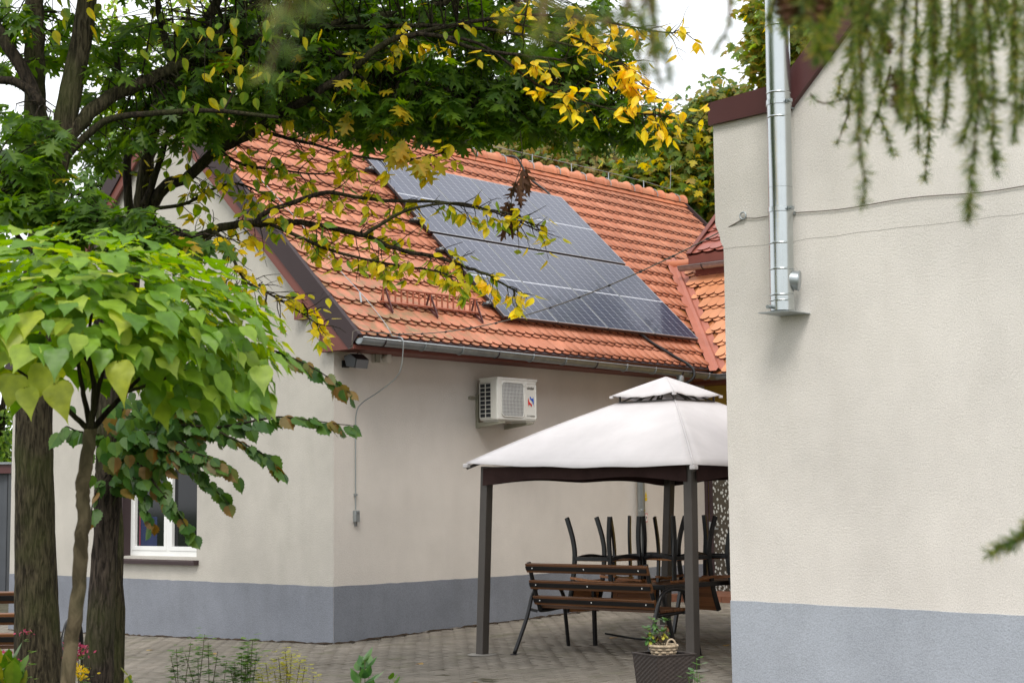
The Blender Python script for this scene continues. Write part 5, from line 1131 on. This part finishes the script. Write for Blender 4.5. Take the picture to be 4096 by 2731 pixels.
shoot([(262, 1090), (310, 1060), (370, 1130), (410, 1180), (442, 1236)], [9.8, 9.5, 9.4, 9.4, 9.4], .024, S_, 7); shoot([(258, 1100), (300, 1090), (330, 1140), (345, 1210)], [9.8, 9.5, 9.4, 9.4], .028, S_, 6)
shoot([(245, 1090), (225, 1120), (212, 1160), (210, 1190)], [9.7, 9.6, 9.6, 9.6], .05, S_, 5); shoot([(250, 1000), (180, 990), (150, 980), (135, 1010)], [9.8, 9.6, 9.5, 9.5], .045, S_, 5)
shoot([(256, 1040), (340, 980), (430, 940), (520, 930), (590, 935)], [9.8, 9.5, 9.3, 9.2, 9.2], .026, S_, 7); shoot([(262, 1070), (350, 1040), (450, 1040), (520, 1075)], [9.8, 9.4, 9.2, 9.2], .026, S_, 6); shoot([(262, 1050), (320, 1000), (400, 1010), (480, 1060), (515, 1070)], [9.8, 9.4, 9.3, 9.2, 9.2], .026, S_, 6)
for _ in range(130):
    p = atD(random.gauss(330, 55), random.gauss(1040, 42), random.uniform(9.3, 9.9)); lv.put(p, Vector((random.gauss(.3, .5), random.gauss(0, .4), -.7)), Vector((random.gauss(0, .4), -.5, .8)), random.uniform(*S_), 1 if random.random() < .2 else 0)
for _ in range(190):
    p = atD(random.gauss(410, 85), random.gauss(955, 38), random.uniform(9.2, 9.9)); lv.put(p, Vector((random.gauss(.3, .5), random.gauss(0, .4), -.6)), Vector((random.gauss(0, .4), -.5, .8)), random.uniform(*S_), 1 if random.random() < .08 else 0)
lv.emit(lin, lb, 'linden', [W['lin'], W['lind']])

# ------------------------------------------------------------------ globe catalpa in front
KY = 7.2; kb_ = atD(160, 1800, KY); kb_.z = gz(kb_.x, kb_.y)
cat = tree_root('catalpa_tree', 'young catalpa with umbrella of big light green heart shaped leaves', kb_)
ktop = atD(208, 985, KY)
limb(cat, kb_, [Vector(kb_)-Vector((0, 0, .04))] + pathD([(155, 1568), (172, 1420), (185, 1280), (192, 1180), (190, 1120), (200, 1050), (208, 985)], KY), pxr(34, KY), pxr(30, KY), W['bark3'], 'trunk', 12, 6, .05)
kc = atD(165, 832, KY+.1); AXR, AZR = .92, .575; lv = Leaves(); tips = []
for pts, w_ in (([(208, 985), (195, 920), (180, 840), (170, 760)], 16), ([(208, 985), (225, 900), (245, 800), (270, 700)], 15), ([(208, 990), (260, 930), (310, 880), (380, 800)], 16), ([(206, 990), (165, 950), (110, 900), (40, 850)], 15), ([(208, 985), (215, 900), (205, 800), (215, 680)], 13), ([(225, 900), (200, 830), (150, 760)], 9), ([(290, 900), (350, 880), (430, 850)], 9)):
    limb(cat, kb_, pathD(pts, KY+random.uniform(-.1, .15)), pxr(w_, KY), pxr(6, KY), W['bark4'], 'branch', 8)
def crown_pt(th, ph, k=1.0):
    return kc + Vector((sin(th)*cos(ph)*AXR*k, sin(th)*sin(ph)*AXR*k, cos(th)*AZR*k))
n_ = 1150
for i in range(n_):
    th = math.acos(1 - 1.06*(i+.5)/n_) ; ph = i*2.39996 + random.gauss(0, .15); th += random.gauss(0, .06); k = random.uniform(.76, 1.08)
    p = crown_pt(th, ph, k); hz = Vector((cos(ph), sin(ph), 0)); dr = np.interp(th, [0, .6, 1.0, 1.25, 1.5], [-.05, .10, .22, .55, 1.0])
    d = hz + Vector((0, 0, -dr)) + rvec()*.45
    n2 = Vector((0, 0, 1)) + hz*(.04 + .16*th) + rvec()*.30
    lv.put(p, d, n2, random.uniform(.07, .15), 1 if random.random() < .09 else 0, None, random.uniform(.3, 1.9))
for i in range(170):
    th = random.uniform(.2, 1.5); ph = random.uniform(0, 2*pi); p = crown_pt(th, ph, random.uniform(.55, .85)); lv.put(p, Vector((cos(ph), sin(ph), -.8))+rvec()*.5, Vector((cos(ph)*.5, sin(ph)*.5, 1))+rvec()*.3, random.uniform(.11, .17), 0)
for x, y, Y in ((35, 900, 6.6), (110, 880, 6.55), (60, 930, 6.5), (130, 920, 6.5), (275, 870, 6.5)):
    lv.put(atD(x, y-40, Y), Vector((random.gauss(0, .35), -.25, -1)), Vector((random.gauss(0, .3), -1, .35)), random.uniform(.13, .17), 1)
for _ in range(60):
    x = random.uniform(330, 610); lv.put(atD(x, random.uniform(820, 930), random.uniform(6.8, 7.6)), Vector((random.gauss(.4, .4), random.gauss(-.3, .4), -random.uniform(.5, 1.2))), Vector((random.gauss(.2, .3), -.5, .7)), random.uniform(.08, .15), 0)
lv.emit(cat, kb_, 'heart', [W['cat'], W['caty']], 300, show=lambda x, y, l: True)

# ------------------------------------------------------------------ larch branches overhead (the tree stands right of the camera)
lbs = Vector((2.9, 1.2, gz(2.9, 1.2)))
lar = tree_root('larch_tree', 'larch whose drooping needle twigs hang in from the top right', lbs)
limb(lar, lbs, [lbs - Vector((0, 0, .05)), lbs + Vector((0, 0, 2)), lbs + Vector((.05, 0, 4.5)), lbs + Vector((0, 0, 8))], .17, .06, W['bark2'], 'trunk', 14)
BG = limb(lar, lbs, [lbs + Vector((0, 0, 2.55)), Vector((2.1, 1.9, 2.75)), Vector((1.3, 2.5, 2.72)), Vector((.5, 2.4, 2.66)), Vector((-.1, 2.0, 2.5))], .035, .008, W['bark2'], 'bough', 8)
BG += limb(lar, lbs, [lbs + Vector((0, 0, 2.7)), Vector((2.2, 2.4, 2.95)), Vector((1.5, 3.2, 2.95)), Vector((.9, 3.5, 2.85))], .03, .008, W['bark2'], 'bough', 8)
NP = []; ND = []; tw = []
tuft_v = []; tuft_f = []
for k in range(17):
    a = 2.4*k; el = random.uniform(-.2, 1.1); d = Vector((cos(a)*cos(el), sin(a)*cos(el), sin(el))); l_ = random.uniform(.75, 1.05); s_ = d.cross(Vector((0, .3, 1))).normalized()*.045; m = len(tuft_v)
    tuft_v += [tuple(-s_), tuple(s_), tuple(d*l_*.6+s_*.8), tuple(d*l_), tuple(d*l_*.6-s_*.8)]; tuft_f.append((m, m+1, m+2, m+3, m+4))
def strand(x0, y0, x1, y1, Y, dens=1.0, side=.5, nl=.026):
    if Y < 1.8: dens *= .5; nl *= .8
    a, b = atD(x0, y0, Y), atD(x1, y1, Y); ln = (b-a).length; pts = []; n = max(4, int(ln/.04)); w_ = rvec()*.02
    for i in range(n+1): t = i/n; pts.append(a.lerp(b, t) + w_*sin(t*pi) + rvec()*.004)
    tw.append((pts, .0030, .0012)); segs = [(pts, 1)]
    for i in range(1, n-1):
        if random.random() < side*.35:
            d = ((b-a).normalized()*.7 + rvec()*.8).normalized(); l2 = random.uniform(.03, .11); q_ = [pts[i], pts[i]+d*l2*.5, pts[i]+d*l2+Vector((0, 0, -.015))]
            tw.append((q_, .0018, .001)); segs.append((q_, 1))
    for P, _ in segs:
        for p, q_ in zip(P, P[1:]):
            k = max(1, int((q_-p).length/.0066*dens))
            for j in range(k):
                if random.random() < .9: NP.append(p.lerp(q_, (j+random.random())/k)); ND.append(((q_-p).normalized()+rvec()*.5, nl*random.uniform(.7, 1.15)))
    if y0 < 0:
        h = nearest(BG, pts[0]); tw.append(([h, h.lerp(pts[0], .5)+Vector((0, 0, .02)), pts[0]], .004, .003))
for s in ((1985, -40, 1990, 470, 2.3, .9), (1960, -40, 1985, 260, 2.5), (2062, -40, 2030, 235, 2.9), (2105, -40, 2112, 350, 3.1), (2112, 60, 2085, 300, 3.2), (2150, -40, 2128, 420, 3.3, .8), (2215, -40, 2221, 500, 2.25), (2205, -40, 2212, 330, 2.4), (2262, -40, 2288, 405, 2.5), (2275, -40, 2270, 300, 2.7), (2332, -40, 2334, 330, 2.6),
          (2180, -40, 2165, 290, 3.0), (2300, -40, 2320, 220, 3.0), (2030, -40, 2010, 190, 2.4), (1920, -40, 1890, 130, 2.0), (1850, -40, 1840, 90, 1.9), (2080, -40, 2075, 270, 2.2), (2140, -40, 2140, 200, 2.3), (2240, -40, 2238, 240, 2.9), (2350, -40, 2345, 280, 2.2), (2050, 150, 1990, 330, 3.3, .7),
          (1405, -40, 1412, 110, 1.55), (1420, -40, 1405, 70, 1.6), (1490, -40, 1478, 175, 1.65), (1475, -40, 1492, 120, 1.6), (1500, -40, 1484, 190, 1.7, .8), (1672, -40, 1640, 130, 1.9, .4, .1), (1245, -40, 1236, 90, 1.45, .5), (1262, -40, 1225, 110, 1.4, .4), (710, -40, 730, 40, 1.0, .35, .2),
          (1860, 217, 1945, 225, 3.4, .6, .2), (1945, 225, 1970, 275, 3.4, .6, .2), (1945, 225, 1925, 330, 3.4, .5, .1), (1990, 70, 1920, 218, 3.4, .6, .2), (2010, 90, 1950, 225, 3.4, .8, .3), (2372, 1180, 2272, 1266, 2.5, 2.2, .0), (1400, 60, 1250, 10, 1.5, .3, .1)):
    strand(*s)
for i in range(16):
    x = random.uniform(1790, 2370); strand(x, -60, x+random.uniform(-30, 30), random.uniform(20, 170)*(1 if x > 1950 else .5), random.uniform(2.1, 3.3), 1.0, .7)
Ms = []
for d, l_ in ND:
    z = Vector(d).normalized(); x = z.cross(rvec()).normalized(); y = z.cross(x); Ms.append(np.array([x*l_, y*l_, z*l_]).T)
o = inst('needles', tuft_v, tuft_f, [W['needle']], Ms, NP, parent=lar); o.matrix_basis = Matrix.Translation(-lbs)
twigs(lar, lbs, tw, W['twig'])
for x, y, Y, s in ((1812, 18, 1.9, .016), (1845, 8, 1.9, .015), (2062, 188, 2.4, .014), (2064, 235, 2.4, .014), (1880, 20, 2.0, .015), (2040, 105, 2.9, .013)):
    c = atD(x, y, Y); q = MB()
    for i in range(5):
        for k in range(8):
            a = 2*pi*k/8 + i*.4; r = s*[.5, .9, 1, .8, .45][i]; p = c + Vector((cos(a)*r*.7, sin(a)*r*.7, s*(-1.2+i*.6))); o_ = Vector((cos(a), sin(a), .5)); t_ = Vector((-sin(a), cos(a), 0))
            q.poly([p-t_*r*.4, p+t_*r*.4, p+t_*r*.35+o_*r*.5, p+o_*r*.7, p-t_*r*.35+o_*r*.5])
    q.lathe([(s*.3, -s*1.4), (s*.65, -s*.4), (s*.6, s*.5), (s*.2, s*1.4)], c, 8); o = q.build('cone', W['cone'], lar); o.matrix_basis = Matrix.Translation(-lbs)

# ------------------------------------------------------------------ trees beyond the house
def far_tree(name, label, xD, Y, blobs, mats, weights, size, cat_shape='maple', trunk_r=.2):
    b = atD(xD, 1200, Y); b.z = gz(b.x, b.y); root = tree_root(name, label, b, 'trees beyond the house')
    top = max(atD(bl[0], bl[1], Y).z for bl in blobs)
    limb(root, b, [b - Vector((0, 0, .1)), Vector((b.x+.1, b.y, top*.4)), Vector((b.x-.1, b.y, top*.75)), Vector((b.x, b.y, top))], trunk_r, trunk_r*.3, W['bark4'], 'trunk', 9)
    lv = Leaves(); tw = []
    for cx, cy, rx, ry, n in blobs:
        c = atD(cx, cy, Y); hub = Vector((b.x, b.y, c.z-.6)); s_ = 1.7415/F*Y
        limb(root, b, [hub, hub.lerp(c, .5)+Vector((0, 0, .2)), c], .07, .03, W['bark4'], 'branch', 6)
        ncl = max(6, n//26)
        for _ in range(ncl):
            v = rvec()*random.random()**.33; cc = c + Vector((v.x*rx*s_, v.y*min(rx*s_, 2.5), v.z*ry*s_)); tw.append(([c.lerp(cc, .2), c.lerp(cc, .6)+rvec()*.1, cc], .02, .006)); rr_ = random.uniform(.25, .6)
            for _ in range(26):
                w_ = rvec()*random.random()**.5*rr_; p = cc + Vector((w_.x, w_.y, w_.z*.7))
                lv.put(p, Vector((random.gauss(0, .7), random.gauss(0, .6)-.2, -random.uniform(.1, 1))), Vector((random.gauss(0, .5), -.5+random.gauss(0, .4), 1)), random.uniform(*size), random.choices(range(len(mats)), weights)[0])
    twigs(root, b, tw, W['bark4']); lv.emit(root, b, cat_shape, mats, 0)
M1, M2, M3, M4 = W['map1'], W['map2'], W['map3'], W['map4']
far_tree('maple_tree', 'tall maple with yellow green leaves behind the flue and pale gable', 1900, 27, [(1830, 60, 115, 130, 2600), (1765, 110, 45, 80, 500), (1960, 0, 140, 150, 900), (1880, 160, 90, 60, 600), (1850, -160, 150, 120, 700)], [M1, W['cherY'], M3], (.78, .04, .18), (.13, .22))
far_tree('maple_tree', 'broad maple with turning leaves between the roof ridge and the pale gable', 1700, 30, [(1570, 440, 130, 90, 2600), (1610, 320, 80, 90, 1500), (1660, 240, 60, 55, 700), (1480, 400, 70, 50, 700), (1540, 350, 60, 60, 800), (1750, 320, 120, 120, 600), (1500, 480, 110, 60, 800)], [M1, W['chery'], M2], (.62, .12, .26), (.13, .22), 'maple')
far_tree('seeding_tree', 'thin crowned tree with brown seed bunches behind the middle of the ridge', 1280, 34, [(1280, 395, 130, 50, 1300), (1390, 375, 70, 60, 700), (1180, 375, 90, 45, 800), (1330, 330, 100, 40, 500)], [M4, M2], (.7, .3), (.12, .2), 'maple')
far_tree('locust_tree', 'light green fine leaved tree behind the ridge over the solar panels', 1080, 36, [(1090, 345, 110, 45, 1700), (980, 320, 100, 60, 1300), (850, 290, 120, 60, 1300), (1150, 280, 110, 60, 800)], [M3, M2], (.7, .3), (.10, .17), 'small')
far_tree('locust_tree', 'tall light green tree glimpsed through the oak crown at upper left', 420, 38, [(430, 110, 150, 130, 900), (300, 240, 90, 90, 380), (600, 200, 170, 110, 1100), (760, 120, 170, 130, 900), (560, 20, 220, 90, 700), (250, 60, 70, 80, 220)], [M3, M1], (.75, .25), (.12, .2), 'small')
far_tree('dark_tree', 'dark evergreen looking tree standing behind the left slope of the tiled roof', 240, 34, [(250, 360, 55, 70, 450), (215, 440, 70, 60, 420), (90, 330, 70, 90, 300), (20, 420, 60, 60, 200)], [M2], (1,), (.10, .18), 'small')
far_tree('dark_tree', 'dark round tree rising behind the corrugated garage', 5, 46, [(-10, 1000, 60, 70, 900), (10, 1060, 45, 40, 500), (-60, 900, 80, 80, 400)], [M3, M2], (.5, .5), (.12, .22), 'small')
far_tree('maple_tree', 'dense maple filling the gap behind the roof left of the panels', 900, 40, [(700, 260, 180, 60, 700), (930, 200, 180, 90, 900), (1130, 180, 150, 80, 700), (1300, 260, 120, 70, 700), (1400, 300, 70, 60, 300)], [M2, M3], (.65, .35), (.14, .22), 'maple')
far_tree('maple_tree', 'maple standing by the far right end of the ridge', 1560, 33, [(1480, 440, 90, 45, 1100), (1600, 500, 80, 50, 900), (1440, 470, 60, 40, 400)], [M2, M1], (.5, .5), (.13, .2), 'maple')
far_tree('linden_tree', 'broad green tree far left beyond the garage', -300, 44, [(-300, 700, 170, 180, 1600), (-180, 860, 120, 120, 900), (-420, 900, 140, 140, 900)], [M3, M2], (.5, .5), (.14, .24), 'maple')
far_tree('linden_tree', 'tall green tree at the left behind the gable of the tiled house', -60, 42, [(-60, 560, 140, 170, 1500), (-120, 720, 120, 110, 800), (30, 700, 70, 90, 500)], [M2, M3], (.6, .4), (.14, .22), 'maple')
# corrugated garage far left
gr = thing('garage', 'dark grey corrugated garage with brown top at the far left', 'garage', (-12.2, 30.2, gz(-12.2, 30.2)))
q = MB(); n = 90
for i in range(n+1):
    x = -2.6 + i*5.2/n; y = .02*(1 if (i % 4) in (1, 2) else 0); q.v += [(x, -y, .0), (x, -y, 2.35)]
q.f = [(2*i, 2*i+2, 2*i+3, 2*i+1) for i in range(n)]; q.build('corrugated_front', W['shed'], gr)
q = MB(); q.box(-2.6, 2.6, .03, 4, 0, 2.35); q.build('side_walls', W['shed'], gr)
q = MB(); q.box(-2.7, 2.7, -.15, 4.1, 2.35, 2.52); q.build('roof_edge', W['rbrown'], gr)
q = MB(); q.box(-2.75, 2.75, -.2, 4.15, 2.52, 2.56); q.build('roof_sheet', W['galv'], gr)

# ------------------------------------------------------------------ plants along the bottom edge
def plant(name, label, xD, Y, tops, mat, leaf='small', size=(.03, .05), step=.03, stem='bark3', tipmat=None, tip=None, lean=.03, up=.2, group=None):
    b = atD(xD, 1568, Y); b.z = gz(b.x, b.y) + (.02 if UV(b)[0] < -6.5 else 0); root = thing(name, label, 'plant', b, 0, group); lv = Leaves(); sg_ = []
    for x, y in tops:
        t = atD(x, y, Y+random.uniform(-.12, .12)); s = b + Vector((random.gauss(0, .04) + (t.x-b.x)*.5, random.gauss(0, .04), 0)); m = s.lerp(t, .5) + rvec()*lean
        P = smooth_path([s, m, t], 6); sg_.append((P, .004, .0018)); tot = 0; nx = .12
        for a, c in zip(P, P[1:]):
            tot += (c-a).length
            while tot > nx:
                nx += step*random.uniform(.6, 1.4); an = random.uniform(0, 2*pi); lv.put(c+rvec()*(.04 if size[1] < .08 and step < .02 else .008), Vector((cos(an), sin(an), up)), Vector((cos(an)*-.3, sin(an)*-.3, 1))+rvec()*.25, random.uniform(*size), 0)
        if tip:
            for _ in range(tip): lv.put(t + Vector((random.gauss(0, .022), random.gauss(0, .022), random.gauss(0, .012))), rvec()+Vector((0, 0, .5)), rvec(), random.uniform(.014, .024), 1)
    q = MB()
    for P, r0, r1 in sg_: q.tube(P, [r0+(r1-r0)*i/(len(P)-1) for i in range(len(P))], 5)
    o = q.build('stems', W[stem], root, kind='stuff'); o.matrix_basis = Matrix.Translation(-b)
    lv.emit(root, b, leaf, [W[mat]] + ([W[tipmat]] if tipmat else []), 0 if size[1] < .08 else 30, 'foliage'); return root
G_ = 'plants along the garden edge'
plant('oregano_plant', 'airy herb with dark leaves and brown seed heads in front of the grey plinth', 440, 9.4, [(392, 1505), (405, 1490), (438, 1475), (425, 1500), (470, 1455), (478, 1475), (500, 1495), (455, 1510), (520, 1520)], 'herb', size=(.03, .060), step=.007, tipmat='fleaf', tip=0, group=G_)
plant('oregano_plant', 'bright green bushy herb stem leaning right beside the airy herb', 545, 9.2, [(580, 1470), (570, 1480), (555, 1500), (565, 1510), (540, 1520), (530, 1535), (590, 1495)], 'herb', size=(.035, .065), step=.0055, group=G_)
plant('yellow_herb', 'yellow flowering feathery herb at the bottom left of centre', 650, 9.0, [(610, 1520), (640, 1510), (655, 1495), (670, 1500), (690, 1515), (700, 1530), (630, 1540), (660, 1530), (720, 1550), (600, 1545)], 'herby', size=(.022, .040), step=.003, group=G_)
plant('glossy_shrub', 'single glossy leaved shoot at the bottom in front of the paving', 832, 8.6, [(828, 1522), (838, 1515), (846, 1525)], 'hedge', leaf='ovate', size=(.07, .11), step=.045, up=1.3, group=G_)
plant('sedum_plant', 'pink flowering sedum between the tree trunks', 185, 9.2, [(178, 1487), (162, 1480), (188, 1492), (170, 1510), (180, 1500)], 'herb', size=(.03, .055), step=.02, tipmat='sedum', tip=26, group=G_)
plant('sedum_plant', 'pink flowering sedum left of the oak trunk', 45, 9.6, [(60, 1452), (48, 1530), (30, 1520), (15, 1500)], 'herb', size=(.03, .05), step=.025, tipmat='sedum', tip=20, group=G_)
plant('marigold_plant', 'low yellow flowered plant between the thin and the dark trunk', 188, 9.0, [(186, 1540), (178, 1535), (195, 1545), (182, 1555)], 'herb', size=(.03, .06), step=.018, tipmat='flowy', tip=22, group=G_)
plant('lily_leaves', 'long yellow green strap leaves at the bottom left corner', 20, 8.8, [(5, 1490), (18, 1500), (32, 1515), (10, 1520), (45, 1525), (55, 1545), (-10, 1510)], 'grass', size=(.10, .17), step=.10, up=2.2, stem='grass', group=G_)
plant('grass_tuft', 'thin grassy weed in front of the window wall', 280, 9.0, [(298, 1548), (290, 1555), (300, 1560)], 'grass', size=(.05, .08), step=.05, up=1.5, stem='grass', group=G_)
plant('spurge_plant', 'slender green spurge stem right of the wicker planter', 1590, 10.6, [(1600, 1512), (1592, 1535), (1606, 1545), (1580, 1552)], 'hedge', size=(.035, .062), step=.018, stem='herb', up=.35, group=G_)
plant('grass_tuft', 'small pale weed on the paving below the shoot', 900, 9.0, [(905, 1560), (895, 1563), (912, 1556)], 'grass', size=(.04, .07), step=.05, up=1.5, stem='grass', group=G_)
# plant in the cane basket
bp_ = Vector((pp.x, pp.y, pz+zt+.04)); rt_ = thing('potted_plant', 'leggy green and yellow potted plant growing in the cane basket', 'plant', bp_); lv = Leaves(); q = MB()
for x, y in ((1497, 1418), (1485, 1440), (1492, 1455), (1528, 1420), (1526, 1445), (1483, 1465), (1505, 1450)):
    t = atD(x, y, bp_.y); s = bp_ + Vector((random.gauss(0, .02), random.gauss(0, .02), 0)); P = smooth_path([s, s.lerp(t, .5)+rvec()*.012, t], 5); q.tube(P, [.005-.003*i/(len(P)-1) for i in range(len(P))], 5)
    for k in range(16):
        an = k*2.4; h = random.random(); c_ = P[-1].lerp(P[len(P)//2], h*.7); lv.put(c_, Vector((cos(an), sin(an), .55 if h < .45 else -.9)), Vector((-cos(an)*.4, -sin(an)*.4, 1)), random.uniform(.035, .058), 0 if h < .5 else random.choice((0, 1, 2)))
o = q.build('stems', W['bark3'], rt_, kind='stuff'); o.matrix_basis = Matrix.Translation(-bp_); lv.emit(rt_, bp_, 'small', [W['hedge'], W['herby'], W['dead']], 0, 'foliage')
# fallen leaves and the grit patch by the drain
spots = [(1900, 2721, 'orange fallen leaf lying near the bottom edge of the paving'), (587, 2576, 'tan fallen leaf on the paving below the window'), (2891, 2606, 'brown fallen leaf beside the pale wall'), (2441, 2574, 'orange fallen leaf under the bench'), (1672, 2655, 'tiny red fallen leaf left of the near gazebo post'), (2760, 2560, 'dry fallen leaf right of the planter'), (850, 2600, 'curled fallen leaf in front of the gable'), (1480, 2640, 'small yellow fallen leaf near the house corner')]
for x, y, lb_ in spots:
    r = ray(x, y); p = CAM + r*((0-HC)/r.z); p.z = gz(p.x, p.y) + .008
    l = place('fallen_leaf', MB().add(*LEAF['linden']).mesh('fallen_leaf', W['fleaf'], True), None, Matrix.Translation(p) @ Matrix.Rotation(random.uniform(0, 6.28), 4, 'Z') @ Matrix.Rotation(.25, 4, 'X') @ Matrix.Scale(random.uniform(.07, .10), 4)); tag(l, lb_, 'fallen leaf', 'fallen leaves on the paving')
q = MB(); c = H(3.6, -4.9, gz_uv(3.6, -4.9)+.006); n = 22; ring = []
for k in range(n): a = 2*pi*k/n; ring.append(c + EV*(.55*cos(a)*random.uniform(.85, 1.1)) + NV*(.35*sin(a)*random.uniform(.85, 1.1)))
q.poly(ring); tag(q.build('grit_patch', W['tarpatch']), kind='structure')
